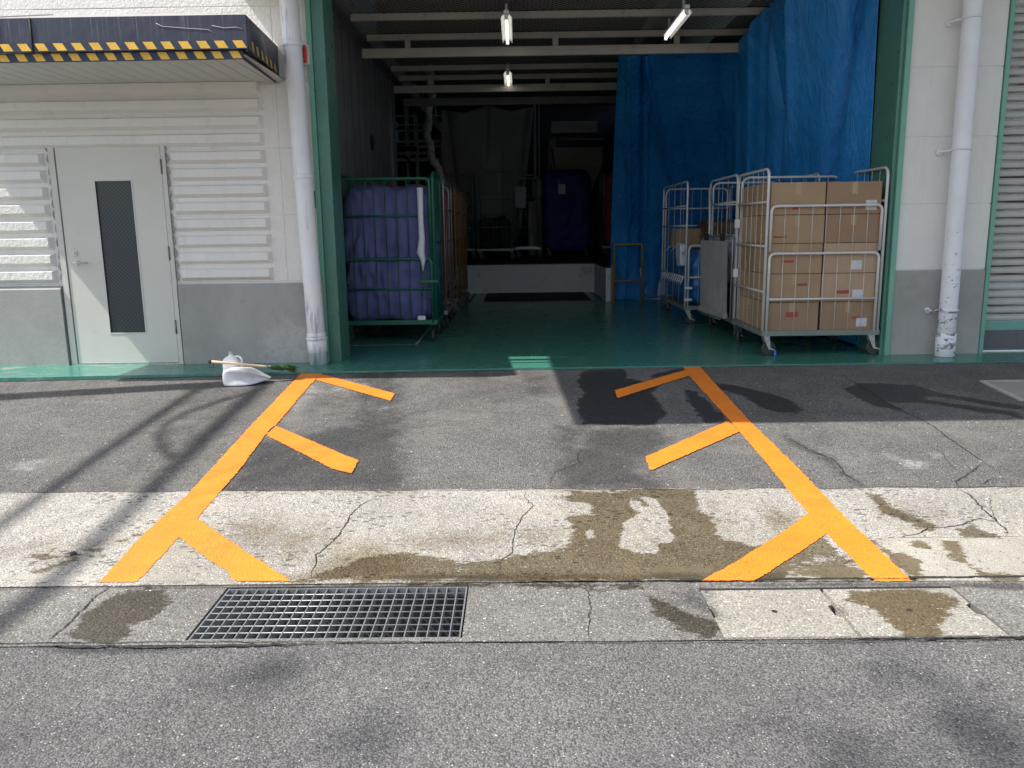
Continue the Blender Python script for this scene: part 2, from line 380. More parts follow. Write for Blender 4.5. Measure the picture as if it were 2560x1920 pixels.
GREYM = simple('grey_slat_panel', (.23, .23, .22), .7, var=.15, vscale=3, dirt=(.33, .32, .3), dscale=3, dlo=.5, dhi=.75, streak=True)
BROWNP = simple('brown_paper_bag', (.13, .085, .05), .4, var=.25, vscale=8)
POLY = simple('milky_polythene', (.62, .64, .72), .35, var=.1)
def tarp_mat():
    m, nt, b = M_('blue_tarpaulin'); co = coord(nt)
    c = mix(nt, ramp(nt, noise(nt, co, 1.3, 6, .65), .3, .7), (.006, .17, .48), (.025, .26, .66))
    c = mix(nt, ramp(nt, noise(nt, coord(nt, (3, 3, .7)), 5, 7, .75, 1), .58, .72, 0, .5), c, (.06, .30, .62))
    lk(nt, c, b.inputs['Base Color'])
    lk(nt, ramp(nt, noise(nt, co, 6, 6), .3, .7, .2, .42), b.inputs['Roughness'])
    h = noise(nt, coord(nt, (1, 1, .3)), 5, 9, .68, 1.8)
    n1 = bump(nt, h, .8, .05); v = vor(nt, coord(nt, (1, 1, .8)), 9); n2 = bump(nt, v.outputs['Distance'], .35, .012, n1)
    lk(nt, n2, b.inputs['Normal']); return m
TARPM = tarp_mat()
def glass_mat():
    m, nt, b = M_('wired_glass'); co = coord(nt)
    s = sep(nt, co)
    def band(sg, per, ):
        u = mth(nt, 'ADD', s[0], mth(nt, 'MULTIPLY', s[2], sg)); f = mth(nt, 'FRACT', mth(nt, 'MULTIPLY', u, 1/per))
        return mth(nt, 'LESS_THAN', f, .13)
    g = mth(nt, 'MAXIMUM', band(1, .038), band(-1, .038))
    c = mix(nt, g, (.020, .028, .032), (.075, .09, .10)); lk(nt, c, b.inputs['Base Color'])
    b.inputs['Roughness'].default_value = .32
    return m
GLASSM = glass_mat()
def mesh_mat():
    m, nt, b = M_('expanded_metal_mesh'); co = coord(nt); s = sep(nt, co)
    def tri(sg):
        u = mth(nt, 'ADD', mth(nt, 'MULTIPLY', s[0], 1/.09), mth(nt, 'MULTIPLY', s[1], sg/.075))
        f = mth(nt, 'FRACT', u); return mth(nt, 'LESS_THAN', f, .2)
    g = mth(nt, 'MAXIMUM', tri(1), tri(-1))
    b.inputs['Base Color'].default_value = (.5, .48, .45, 1); b.inputs['Roughness'].default_value = .6
    lk(nt, g, b.inputs['Alpha']); return m
MESHM = mesh_mat()
def shutter_mat():
    m, nt, b = M_('shutter_slat_paint'); co = coord(nt)
    z = sep(nt, co)[2]; f = mth(nt, 'FRACT', mth(nt, 'MULTIPLY', z, 1/.076))
    groove = mth(nt, 'GREATER_THAN', f, .74)
    wearn = ramp(nt, noise(nt, coord(nt, (.6, 1, 9)), 2.2, 7, .75, .3), .45, .6)
    c = mix(nt, ramp(nt, noise(nt, co, 4, 5), .3, .7), (.42, .41, .38), (.50, .49, .46))
    c = mix(nt, mth(nt, 'MULTIPLY', groove, wearn), c, (.09, .05, .04)); lk(nt, c, b.inputs['Base Color']); b.inputs['Roughness'].default_value = .45
    return m
SHUTM = shutter_mat()
def emis(name, col, st):
    m, nt, b = M_(name); b.inputs['Emission Color'].default_value = (*col, 1); b.inputs['Emission Strength'].default_value = st
    b.inputs['Base Color'].default_value = (.8, .8, .8, 1); return m
TUBE = emis('lit_tube', (1, .97, .86), 2.2)
def drape_mat():
    m, nt, b = M_('grey_plastic_sheet'); co = coord(nt)
    c = mix(nt, ramp(nt, noise(nt, co, 1.2, 6), .3, .7), (.30, .33, .29), (.42, .45, .40)); lk(nt, c, b.inputs['Base Color'])
    b.inputs['Roughness'].default_value = .35; b.inputs['Alpha'].default_value = .86
    lk(nt, bump(nt, noise(nt, coord(nt, (2, 2, .5)), 3, 8, .7, 1), .6, .05), b.inputs['Normal']); return m
DRAPE = drape_mat()
FOIL = simple('silver_foil_duct', (.8, .8, .76), .4, .3, var=.5, vscale=14, bmp=.03, bscale=14)
CHUTE = simple('beige_chute', (.48, .46, .38), .5, var=.1)
CYAN = simple('light_blue_cabinet', (.18, .42, .60), .5, var=.1)
PANELW = simple('white_dock_panel', (.58, .58, .58), .5, var=.06, vscale=3, dirt=(.25, .25, .24), dscale=3)
MATB = simple('dark_blue_mat', (.012, .02, .05), .8, var=.2)
CRACKM = simple('crack_dark', (.025, .022, .02), .9, var=.2)
LAMPG = simple('lamp_enamel', (.38, .38, .36), .5)
PLASTW = simple('white_plastic', (.82, .83, .82), .35, var=.03)
PLASTG = simple('grey_white_plastic', (.66, .66, .69), .4, var=.05, vscale=8, dirt=(.5, .5, .52), dscale=14)
WOOD = simple('broom_wood', (.62, .47, .30), .55, var=.15, vscale=30)
BRIST = simple('green_bristle', (.05, .13, .015), .7, var=.3, vscale=60)
REDL = simple('red_lamp_plastic', (.55, .03, .02), .3, var=.1)
BLUEF = simple('blue_rag', (.02, .15, .6), .5, var=.1)

# ------------------------------------------------------------------ ground sheets
YE = lambda X: np.interp(X, [-40, -4.63, -2, -.1, 4.6, 40], [6.9, 7.13, 7.27, 7.33, 7.38, 7.4])
YC = lambda X: np.interp(X, [-40, -3.06, 0, 2.87, 40], [4.62, 4.575, 4.545, 4.485, 4.4])+.006*np.sin(np.asarray(X)*9.7)+.004*np.sin(np.asarray(X)*31)
YG, YR = 3.47, 2.93
def seg_mask(PX, PY, poly, soft):
    """1 inside the outline, fading to 0 over soft metres"""
    poly = np.asarray(poly)[:, :2]; n = len(poly); inside = np.zeros(PX.shape, bool); dmin = np.full(PX.shape, 1e9)
    bx = (PX > poly[:, 0].min()-soft*2) & (PX < poly[:, 0].max()+soft*2) & (PY > poly[:, 1].min()-soft*2) & (PY < poly[:, 1].max()+soft*2)
    out = np.zeros(PX.shape)
    if not bx.any(): return out
    x = PX[bx]; y = PY[bx]; ins = np.zeros(x.shape, bool); dm = np.full(x.shape, 1e9)
    for i in range(n):
        x0, y0 = poly[i]; x1, y1 = poly[(i+1) % n]
        if y0 != y1:
            c = ((y0 > y) != (y1 > y)) & (x < (x1-x0)*(y-y0)/(y1-y0)+x0); ins ^= c
        L = max((x1-x0)**2+(y1-y0)**2, 1e-9); t = np.clip(((x-x0)*(x1-x0)+(y-y0)*(y1-y0))/L, 0, 1)
        dm = np.minimum(dm, np.hypot(x-x0-t*(x1-x0), y-y0-t*(y1-y0)))
    sdist = np.where(ins, dm, -dm); out[bx] = np.clip(.5+sdist/(2*soft), 0, 1)
    return out
EXTRA = []
STAINS = {'R': [], 'G': [], 'B': []}; DRY = []
def stain(ch, conv, pts, plane, soft=.03, amt=1):
    STAINS[ch].append(([plane(*conv(*p)) for p in pts], max(soft, .045) if ch == 'R' else soft, amt))
idn = lambda x, y: (x, y)
# wet patches on the shaded asphalt
stain('R', idn, [(1452,925),(1560,922),(1572,945),(1640,958),(1632,985),(1668,1035),(1640,1062),(1455,1062),(1440,1010),(1462,985),(1436,955)], on_ap, .05)
stain('R', c3, [(640,150),(850,110),(880,160),(760,190),(640,190)], on_ap, .04)
stain('R', c3, [(860,250),(950,280),(1165,470),(1000,490),(930,390),(880,330)], on_ap, .03)
stain('R', c3, [(960,200),(1100,215),(1350,260),(1590,330),(1659,390),(1640,425),(1480,410),(1390,380),(1260,300),(1090,250)], on_ap, .03)
stain('R', c4, [(0,330),(60,345),(130,400),(40,420),(0,410)], on_ap, .03)
stain('R', c4, [(400,250),(520,215),(900,228),(1120,290),(1400,335),(1659,375),(1659,395),(1420,370),(1150,325),(1000,300),(980,330),(1300,370),(1659,430),(1659,465),(1400,420),(1080,370),(930,350),(830,352),(720,350),(830,400),(790,418),(640,375),(480,300)], on_ap, .02)
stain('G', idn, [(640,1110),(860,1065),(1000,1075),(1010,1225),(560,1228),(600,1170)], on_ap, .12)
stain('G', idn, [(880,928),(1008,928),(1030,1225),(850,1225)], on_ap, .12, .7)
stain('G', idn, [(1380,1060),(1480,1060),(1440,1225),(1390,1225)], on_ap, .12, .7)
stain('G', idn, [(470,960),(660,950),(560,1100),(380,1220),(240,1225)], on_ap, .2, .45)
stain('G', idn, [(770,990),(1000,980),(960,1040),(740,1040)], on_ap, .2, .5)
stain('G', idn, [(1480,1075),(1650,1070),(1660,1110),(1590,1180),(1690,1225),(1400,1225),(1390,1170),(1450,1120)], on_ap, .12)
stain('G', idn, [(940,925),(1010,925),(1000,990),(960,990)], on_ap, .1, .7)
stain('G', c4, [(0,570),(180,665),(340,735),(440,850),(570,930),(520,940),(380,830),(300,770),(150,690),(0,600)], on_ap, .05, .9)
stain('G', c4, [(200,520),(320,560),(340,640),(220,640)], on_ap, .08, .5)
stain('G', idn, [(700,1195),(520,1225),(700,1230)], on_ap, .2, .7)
stain('B', c2, [(300,190),(560,200),(620,240),(340,250)], on_ap, .1)
stain('B', c2, [(120,160),(330,240),(60,470),(0,440)], on_ap, .12, .7)
stain('B', c4, [(700,700),(980,760),(1000,810),(820,800)], on_ap, .08)
stain('B', c4, [(960,690),(1150,700),(1130,770),(1000,750)], on_ap, .08, .8)
stain('B', idn, [(0,1150),(110,1150),(120,1180),(0,1190)], on_ap, .12, .8)
stain('B', c3, [(690,730),(900,660),(900,760),(720,790)], on_ap, .1, .6)
stain('B', c2, [(560,350),(950,310),(950,340),(600,400)], on_ap, .06, .6)
# brown wet film on the concrete band
stain('R', fl, [(640,1256),(700,1235),(790,1205),(870,1195),(1000,1217),(1140,1200),(1222,1183),(1236,1150),(1226,1120),(1282,1110),(1262,1088),(1225,1084),(1200,1075),(1240,1062),(1500,1059),(1512,1100),(1542,1130),(1562,1160),(1620,1180),(1700,1185),(1750,1150),(1780,1165),(1700,1256)], on_ap, .03)
stain('R', c1, [(185,1330),(230,1300),(365,1262),(320,1300),(480,1305),(640,1220),(815,1115),(800,1145),(500,1335),(300,1352)], on_ap, .02, .8)
stain('R', c1, [(180,1420),(300,1380),(620,1260),(900,1160),(930,1172),(650,1290),(400,1385),(200,1435)], on_ap, .02, .8)
stain('R', c1, [(1100,1100),(1400,1330),(1600,1440),(1300,1300)], on_ap, .1, .55)
stain('R', c4, [(540,958),(660,1000),(740,1080),(900,1150),(1060,1205),(1150,1215),(1290,1190),(1500,1290),(1250,1290),(1150,1230),(1000,1235),(850,1170),(700,1115),(600,1030)], on_ap, .02)
stain('R', c4, [(800,1300),(950,1310),(1040,1375),(1140,1400),(1085,1330),(1090,1305),(1190,1310),(1230,1400),(1290,1460),(1400,1520),(1659,1560),(1659,1600),(1380,1570),(1240,1480),(1130,1405),(900,1340)], on_ap, .012)
stain('R', c4, [(600,1300),(700,1380),(850,1400),(915,1445),(925,1500),(1010,1560),(890,1590),(700,1400)], on_ap, .015)
stain('R', c4, [(-100,1400),(100,1300),(240,1260),(480,1450),(600,1590),(-150,1590),(-200,1480)], on_ap, .06, .75)
DRY += [([on_ap(*fl(*p)) for p in q], s) for q, s in (
    ([(1345,1130),(1395,1105),(1425,1130),(1432,1165),(1420,1195),(1380,1197),(1337,1182)], .02),
    ([(1385,1072),(1418,1078),(1440,1110),(1452,1160),(1436,1185),(1425,1150),(1405,1110)], .02),
    ([(1362,1078),(1385,1084),(1400,1104),(1375,1106),(1358,1092)], .02),
    ([(1262,1150),(1280,1140),(1290,1160),(1268,1170)], .02))]
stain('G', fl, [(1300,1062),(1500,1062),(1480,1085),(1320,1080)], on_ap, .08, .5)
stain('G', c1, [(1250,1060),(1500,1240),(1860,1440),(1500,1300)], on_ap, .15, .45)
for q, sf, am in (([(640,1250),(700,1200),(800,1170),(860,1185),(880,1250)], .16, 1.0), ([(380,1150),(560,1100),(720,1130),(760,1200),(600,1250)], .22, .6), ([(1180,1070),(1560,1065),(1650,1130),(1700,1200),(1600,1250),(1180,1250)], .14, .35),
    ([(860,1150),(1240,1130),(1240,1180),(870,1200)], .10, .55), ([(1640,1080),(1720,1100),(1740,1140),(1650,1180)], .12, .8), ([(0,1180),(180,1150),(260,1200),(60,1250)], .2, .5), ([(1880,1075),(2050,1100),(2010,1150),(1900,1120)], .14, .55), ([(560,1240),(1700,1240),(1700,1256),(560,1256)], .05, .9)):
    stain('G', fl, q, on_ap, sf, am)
# gutter and its covers
stain('R', c5, [(300,350),(330,280),(420,185),(560,130),(700,132),(748,190),(650,262),(560,292),(520,372)], on_g, .03)
stain('R', c6, [(560,130),(640,165),(700,210),(780,240),(905,270),(890,335),(840,345),(720,300),(640,250)], on_g, .02)
stain('R', c6, [(-700,95),(550,98),(600,130),(300,125),(-700,112)], on_g, .03, .8)
stain('R', c6, [(1440,122),(1880,128),(1965,190),(1880,215),(1850,335),(1690,338),(1640,280),(1570,222),(1460,170)], on_g, .012)
stain('R', c6, [(1000,160),(1090,180),(1060,230),(980,210)], on_g, .05, .45)
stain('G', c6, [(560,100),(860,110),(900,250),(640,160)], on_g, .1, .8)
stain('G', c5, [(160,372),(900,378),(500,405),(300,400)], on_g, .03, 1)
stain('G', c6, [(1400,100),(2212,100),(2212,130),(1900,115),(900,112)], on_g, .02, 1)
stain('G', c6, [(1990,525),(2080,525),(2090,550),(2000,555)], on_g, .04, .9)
stain('B', c5, [(700,560),(790,550),(880,390),(860,400)], on_g, .02, .5)
stain('B', c5, [(440,630),(530,600),(540,612),(450,642)], on_g, .02, .6)
def stain_attr(me, X, Y):
    ch = {}
    for c in 'RGB':
        a = np.zeros(X.shape)
        for poly, soft, amt in STAINS[c]: a = np.maximum(a, seg_mask(X, Y, poly, soft)*amt)
        ch[c] = a
    for poly, soft in DRY: ch['R'] = np.minimum(ch['R'], 1-seg_mask(X, Y, poly, soft))
    at = me.attributes.new('stain', 'FLOAT_COLOR', 'POINT')
    arr = np.stack([ch['R'], ch['G'], ch['B'], np.ones(X.shape)], -1).astype(np.float32).ravel(); at.data.foreach_set('color', arr)
def sheet(name, mat, xs, y_lo, y_hi, n, zf, skirt=0.0, stains=True, rough=0.0):
    xs = np.asarray(xs); t = np.linspace(0, 1, n)
    lo = y_lo(xs) if callable(y_lo) else np.full(xs.shape, y_lo); hi = y_hi(xs) if callable(y_hi) else np.full(xs.shape, y_hi)
    Y = lo[None, :]+(hi-lo)[None, :]*t[:, None]; X = np.broadcast_to(xs[None, :], Y.shape)
    Z = zf(Y) if callable(zf) else np.full(Y.shape, zf)
    if rough: Z = Z+rough*(np.sin(X*2.1+Y*1.3)*.5+np.sin(X*5.3-Y*4.1+1)*.3+np.sin(X*.7+2)*.5)
    P = np.stack([X, Y, Z], -1); m, k, _ = P.shape
    me = bpy.data.meshes.new(name); idx = np.arange(m*k).reshape(m, k)
    q = np.stack([idx[:-1, :-1], idx[:-1, 1:], idx[1:, 1:], idx[1:, :-1]], -1).reshape(-1, 4)
    me.from_pydata(P.reshape(-1, 3).tolist(), [], q.tolist()); me.materials.append(mat); me.update()
    if stains: stain_attr(me, X.ravel(), Y.ravel())
    o = bpy.data.objects.new(name, me); COL.objects.link(o); o['kind'] = 'structure'; return o
def xspan(a, b, st, far=40):
    return np.concatenate([[-far, -18, -9], np.arange(a, b+st/2, st), [9, 18, far]])
sheet('asphalt_apron', AS_APRON, xspan(-5.4, 5.4, .024), lambda X: YC(X)+.004, YE, 130, ap_z)
sheet('concrete_band', CONC, xspan(-5.4, 5.4, .02), YG, YC, 62, lambda Y: ap_z(Y)+.003)
# gutter row with two openings cut through it
gx0, gx1 = on_g(468,1597)[0]-.005, on_g(1152,1595)[0]+.005; gy0, gy1 = on_g(800,1596)[1]-.004, on_g(870,1466)[1]
kx0, kx1 = on_g(1815,1592)[0]-.01, on_g(2522,1590)[0]+.01; ky0, ky1 = on_g(2100,1592)[1], on_g(2100,1468)[1]
def gstrip(xa, xb, ya, yb, n, m):
    return sheet('gutter_edge', GUT, np.linspace(xa, xb, n), ya, yb, m, ZG)
gutter_parts = [(-5.4, gx0, YR, YG, 200, 28), (gx0, gx1, YR, gy0, 50, 3), (gx0, gx1, gy1, YG, 50, 3), (gx1, kx0, YR, YG, 55, 28),
                (kx0, kx1, YR, ky0, 50, 3), (kx0, kx1, ky1, YG, 50, 4), (kx1, 5.4, YR, YG, 170, 28), (-40, -5.4, YR, YG, 4, 3), (5.4, 40, YR, YG, 4, 3)]
gos = [gstrip(*g) for g in gutter_parts]
def join_meshes(obs, name):
    vs = []; fs = []; cols = []
    for o in obs:
        me = o.data; n = len(vs); vs += [tuple(v.co) for v in me.vertices]; fs += [[n+i for i in p.vertices] for p in me.polygons]
        a = np.zeros(len(me.vertices)*4, np.float32); me.attributes['stain'].data.foreach_get('color', a); cols.append(a)
    me = bpy.data.meshes.new(name); me.from_pydata(vs, [], fs); me.materials.append(obs[0].data.materials[0]); me.update()
    at = me.attributes.new('stain', 'FLOAT_COLOR', 'POINT'); at.data.foreach_set('color', np.concatenate(cols))
    for o in obs: bpy.data.objects.remove(o)
    o = bpy.data.objects.new(name, me); COL.objects.link(o); o['kind'] = 'structure'; return o
join_meshes(gos, 'gutter')
sheet('road', AS_ROAD, xspan(-3.2, 3.2, .03), 1.2, YR, 60, ZG-.004, rough=.0015)
sheet('road_near_side', AS_ROAD, [-60, -10, 0, 10, 60], -60, 1.2, 5, ZG-.004)
# pit under grate and cover
b = MB()
def pit(x0, x1, y0, y1, d):
    z0, z1 = ZG-d, ZG-.001
    b.add([(x0,y0,z0),(x1,y0,z0),(x1,y1,z0),(x0,y1,z0),(x0,y0,z1),(x1,y0,z1),(x1,y1,z1),(x0,y1,z1)], [(0,1,2,3),(0,4,5,1),(1,5,6,2),(2,6,7,3),(3,7,4,0)])
pit(gx0, gx1, gy0, gy1, .42); pit(kx0, kx1, ky0, ky1, .12)
PITM = simple('pit_concrete', (.13, .13, .12), .9, var=.3, vscale=8)
o = b.build('gutter_channel', PITM); o['kind'] = 'structure'
# far ground, well below the sheets, out to the horizon
b = MB(); b.add([(-300,-300,-.9),(300,-300,-.9),(300,300,-.9),(-300,300,-.9)], [(0,1,2,3)])
o = b.build('ground', PITM); o['kind'] = 'structure'

# cracks and seams as thin dark lines
def polyline_strip(mb, pts, wid, zf, wob=.004, dz=.005, taper=True):
    P = []
    for i in range(len(pts)-1):
        a, c = np.array(pts[i][:2]), np.array(pts[i+1][:2]); L = np.linalg.norm(c-a); n = max(2, int(L/.012))
        for k in range(n): P.append(a+(c-a)*k/n)
    P.append(np.array(pts[-1][:2])); P = np.array(P); N = len(P)
    w1 = np.cumsum(RNG.normal(0, 1, (N, 2)), 0); w1 = w1-np.linspace(0, 1, N)[:, None]*w1[-1]
    P = P+w1*wob*.6+RNG.normal(0, wob*.45, (N, 2))
    T = np.gradient(P, axis=0); T /= np.linalg.norm(T, axis=1)[:, None]+1e-9; Nn = np.stack([-T[:, 1], T[:, 0]], -1)
    ww = wid*.62*(.35+1.2*RNG.random(N)); ww = np.convolve(ww, np.ones(3)/3, 'same')
    if taper: ww *= np.clip(np.minimum(np.arange(N), np.arange(N)[::-1])/max(4, N*.15), .15, 1)
    A = P+Nn*ww[:, None]/2; B = P-Nn*ww[:, None]/2
    vs = [(p[0], p[1], zf(p[1])+dz) for p in A]+[(p[0], p[1], zf(p[1])+dz) for p in B]
    mb.add(vs, [(i, i+1, N+i+1, N+i) for i in range(N-1)])
def crack(mb, conv, pts, wid, plane=on_ap, zf=ap_z, **k): polyline_strip(mb, [plane(*conv(*p)) for p in pts], wid, zf, **k)
cm = MB()
crack(cm, c2, [(655,905),(545,985),(465,1055),(430,1110),(350,1220),(240,1310),(235,1370),(205,1410),(195,1465)], .011, dz=.0045)
crack(cm, c2, [(1580,890),(1570,930),(1620,990),(1555,1070),(1530,1140),(1500,1220),(1500,1290),(1430,1340),(1400,1450)], .008, dz=.0045)
for pts, wd in (([(1965,610),(1925,660),(1930,710),(1850,745),(1770,775),(1730,860)], .006), ([(1120,265),(1040,295),(960,315),(800,350),(600,385),(480,430),(300,445),(100,450)], .006),
                ([(1030,300),(1040,345),(1010,360),(1160,375),(1400,385),(1650,395),(1780,420),(1900,405)], .004), ([(300,455),(500,430),(700,480),(900,485),(1100,445),(1350,430),(1600,435),(1780,435)], .004), ([(620,380),(750,365),(900,370),(850,400),(700,390)], .004),
                ([(540,250),(565,300),(540,330)], .004), ([(60,870),(150,855),(330,835)], .004), ([(1250,340),(1400,400)], .003), ([(120,415),(300,408),(420,405)], .004)):
    crack(cm, c2, pts, wd)
for pts, wd in (([(300,90),(480,215),(700,350),(940,480),(1100,590),(1300,720),(1480,830),(1520,880)], .011), ([(1520,880),(1430,880),(1360,925)], .008), ([(1520,880),(1560,890),(1570,940)], .006),
                ([(1380,770),(1310,840),(1190,900),(1220,945)], .010), ([(1200,945),(1280,990),(1370,1090),(1470,1190),(1550,1250),(1540,1280)], .014), ([(790,1285),(950,1250),(1000,1225),(1150,1215),(1260,1190),(1350,1160),(1480,1185)], .012),
                ([(980,630),(1100,700),(1190,820)], .005), ([(860,815),(960,890)], .005), ([(0,470),(60,430),(300,410),(620,430),(760,415)], .006), ([(0,585),(180,675),(330,745),(420,850),(560,935)], .010),
                ([(1240,740),(1300,830)], .004), ([(1420,1000),(1440,1090),(1460,1180)], .005), ([(630,1292),(1000,1290),(1659,1280)], .004), ([(380,1480),(480,1440)], .006), ([(0,1480),(640,1482)], .005)):
    crack(cm, c4, pts, wd, dz=.0045)
for pts, wd in (([(305,95),(330,200),(335,320),(345,365)], .006),): crack(cm, c6, pts, wd, on_g, lambda y: ZG, dz=.004)
crack(cm, c5, [(490,100),(400,180),(240,320),(200,365)], .010, on_g, lambda y: ZG, dz=.004)
polyline_strip(cm, [(-5, YR), (-1.4, YR), (.2, YR-.002), (1.9, YR-.01), (3.2, YR-.03)], .008, lambda y: ZG, wob=.002, dz=.004, taper=False)
polyline_strip(cm, [(-1.9, YR-.004), (-1.6, YR-.02), (-1.1, YR-.018), (-.8, YR)], .022, lambda y: ZG, wob=.004, dz=.0055)
polyline_strip(cm, [(1.1, YR-.006), (1.9, YR-.02), (3.2, YR-.01)], .018, lambda y: ZG, wob=.003, dz=.0055)
polyline_strip(cm, [(-5, YG), (5, YG)], .009, lambda y: ZG, wob=.0015, dz=.007, taper=False)
polyline_strip(cm, [(.4, YG+.004), (1.0, YG+.008), (1.8, YG), (2.6, YG), (3.6, YG)], .028, lambda y: ZG, wob=.003, dz=.0065)
polyline_strip(cm, [(x, float(YC(x))+.002) for x in np.linspace(-5, 5, 60)], .007, ap_z, wob=.002, dz=.0045, taper=False)
polyline_strip(cm, [(x, float(YE(x))-.006) for x in np.linspace(-5, 5.2, 40)], .016, ap_z, wob=.001, dz=.004, taper=False)
o = cm.build('ground_cracks', CRACKM); o['kind'] = 'structure'
# pale mortar strips along the gutter
pm_ = MB()
def patch(pts, conv, plane=on_ap, dz=.0040, dense=.03):
    P = [plane(*conv(*p)) for p in pts]; out = []
    for i in range(len(P)):
        a, c = P[i], P[(i+1) % len(P)]; n = max(1, int(np.linalg.norm(c-a)/dense))
        for k in range(n):
            q = a+(c-a)*k/n; out.append((q[0]+random.gauss(0, .003), q[1]+random.gauss(0, .003), (ap_z(q[1]) if plane is on_ap else ZG)+dz))
    pm_.add(out, [list(range(len(out)))])
patch([(885,1478),(940,1432),(1195,1430),(1208,1478)], c1)
patch([(0,1440),(160,1430),(560,1450),(640,1478),(0,1468)], c1)
patch([(1450,1000),(1500,975),(1480,1090),(1430,1100)], c4)
o = pm_.build('mortar_patches', PATCH); o['kind'] = 'structure'
me = o.data; co_ = np.array([tuple(v.co) for v in me.vertices]); stain_attr(me, co_[:, 0], co_[:, 1])
def patch_grid(corners, conv, n=70, m_=34, jag=.012):
    tl, tr_, br_, bl_ = [on_ap(*conv(*p)) for p in corners]; G = np.zeros((m_, n, 3))
    for i in range(m_):
        t = i/(m_-1); a = bl_+(tl-bl_)*t; c_ = br_+(tr_-br_)*t; a = a+np.array([random.gauss(0, jag), 0, 0])
        for j in range(n):
            q = a+(c_-a)*j/(n-1); G[i, j] = (q[0], q[1], ap_z(q[1])+.0044)
    o = MB().grid(G, False).build('mortar_patch', PATCH); o['kind'] = 'structure'; stain_attr(o.data, G[..., 0].ravel(), G[..., 1].ravel())
patch_grid([(655,1292),(1659,1284),(1800,1588),(905,1588)], c4)
patch_grid([(30,1482),(520,1482),(600,1587),(-130,1587)], c4, 30, 14, .008)
patch_grid([(620,1490),(1090,1484),(1000,1584),(640,1584)], c3, 30, 14, .004)
patch_grid([(760,1436),(1400,1446),(1660,1474),(690,1474)], c2, 60, 8, .01)

# ------------------------------------------------------------------ orange markings
def paint_poly(root, name, pts, conv, level=0):
    P = [on_ap(*conv(*p)) for p in pts]; out = []; n0 = len(P)
    for i in range(n0):
        a, c = P[i], P[(i+1) % n0]; L = np.linalg.norm(c-a); n = max(1, int(L/.012)); d = (c-a)/max(L, 1e-6); nn = np.array([-d[1], d[0]])
        f = 0
        for k in range(n):
            q = a+(c-a)*k/n; f = .3*f+random.gauss(0, .0026) if k else 0
            out.append((q[0]+nn[0]*f, q[1]+nn[1]*f, ap_z(q[1])+.0058+level*.0012))
    m = MB(); m.add(out, [list(range(len(out)))]); return m.build(name, ORANGE, root)
ml = empty('floor_marking', tuple(on_ap(560, 1200)), label='orange painted line with three side bars on the left of the bay, nearer the white plastic jug', cat='painted marking', group='orange parking markings')
mr = empty('floor_marking', tuple(on_ap(1990, 1200)), label='orange painted line with three side bars on the right, running into the shadow below the caged carts', cat='painted marking', group='orange parking markings')
def fixp(root, o):
    o.location = (-root.location[0], -root.location[1], -root.location[2])
for nm, pts, cv, lv in (('long_stripe', [(1945,132),(2070,138),(1990,220),(1770,478),(1735,500),(1560,735),(1415,905),(1300,1040),(885,1482),(640,1488),(930,1170),(1222,905),(1500,600),(1615,475)], c1, 0),
    ('side_stripe', [(2060,145),(2030,183),(2445,300),(2511,318),(2538,272)], c1, 1), ('side_stripe', [(1775,480),(1715,542),(2140,758),(2262,786),(2303,704)], c1, 1),
    ('side_stripe', [(1255,1066),(1145,1190),(1340,1340),(1475,1425),(1470,1450),(1525,1482),(1868,1480),(1610,1310)], c1, 1)):
    fixp(ml, paint_poly(ml, nm, pts, cv, lv))
for nm, pts, cv, lv in (('long_stripe', [(845,104),(965,104),(1330,500),(1659,822),(1802,970),(1960,1135),(2433,1592),(2175,1592),(1843,1262),(1600,985),(1405,745),(1243,557),(1165,470),(890,165)], c3, 0),
    ('side_stripe', [(868,128),(895,168),(398,324),(376,270)], c3, 1), ('side_stripe', [(1160,482),(1243,555),(640,820),(622,820),(588,732)], c3, 1),
    ('side_stripe', [(1724,1115),(1846,1262),(1659,1390),(1345,1590),(978,1588),(1180,1480),(1500,1280)], c3, 1)):
    fixp(mr, paint_poly(mr, nm, pts, cv, lv))

# ------------------------------------------------------------------ steel grate and covers
GALV = simple('galvanised_grating', (.33, .34, .35), .5, .6, var=.15, vscale=30, dirt=(.3, .3, .3), dscale=12)
g = empty('drain_grate', (gx0, gy0, ZG), label='galvanised steel bar grating over the open drain pit left of the gutter joint', cat='drain grate')
Wg, Dg = gx1-gx0, gy1-gy0
m = MB(); e = .008
for a in ((e, e, Wg-e, e+.006), (e, Dg-e-.006, Wg-e, Dg-e)): m.box(a[0], a[1], -.05, a[2], a[3], -.004)
for a in ((e, e, e+.006, Dg-e), (Wg-e-.006, e, Wg-e, Dg-e)): m.box(a[0], a[1], -.05, a[2], a[3], -.0045)
m.build('rim', GALV, g)
m = MB(); nb = 24
for i in range(1, nb):
    x = e+(Wg-2*e)*i/nb; m.box(x-.0018, e+.006, -.05, x+.0025, Dg-e-.006, -.004)
m.build('bearing_bars', GALV, g)
m = MB(); nc = 8
for i in range(1, nc):
    y = e+(Dg-2*e)*i/nc; m.tube([(e, y, -.0075), (Wg-e, y, -.0075)], .0032, 6)
m.build('cross_rods', GALV, g)
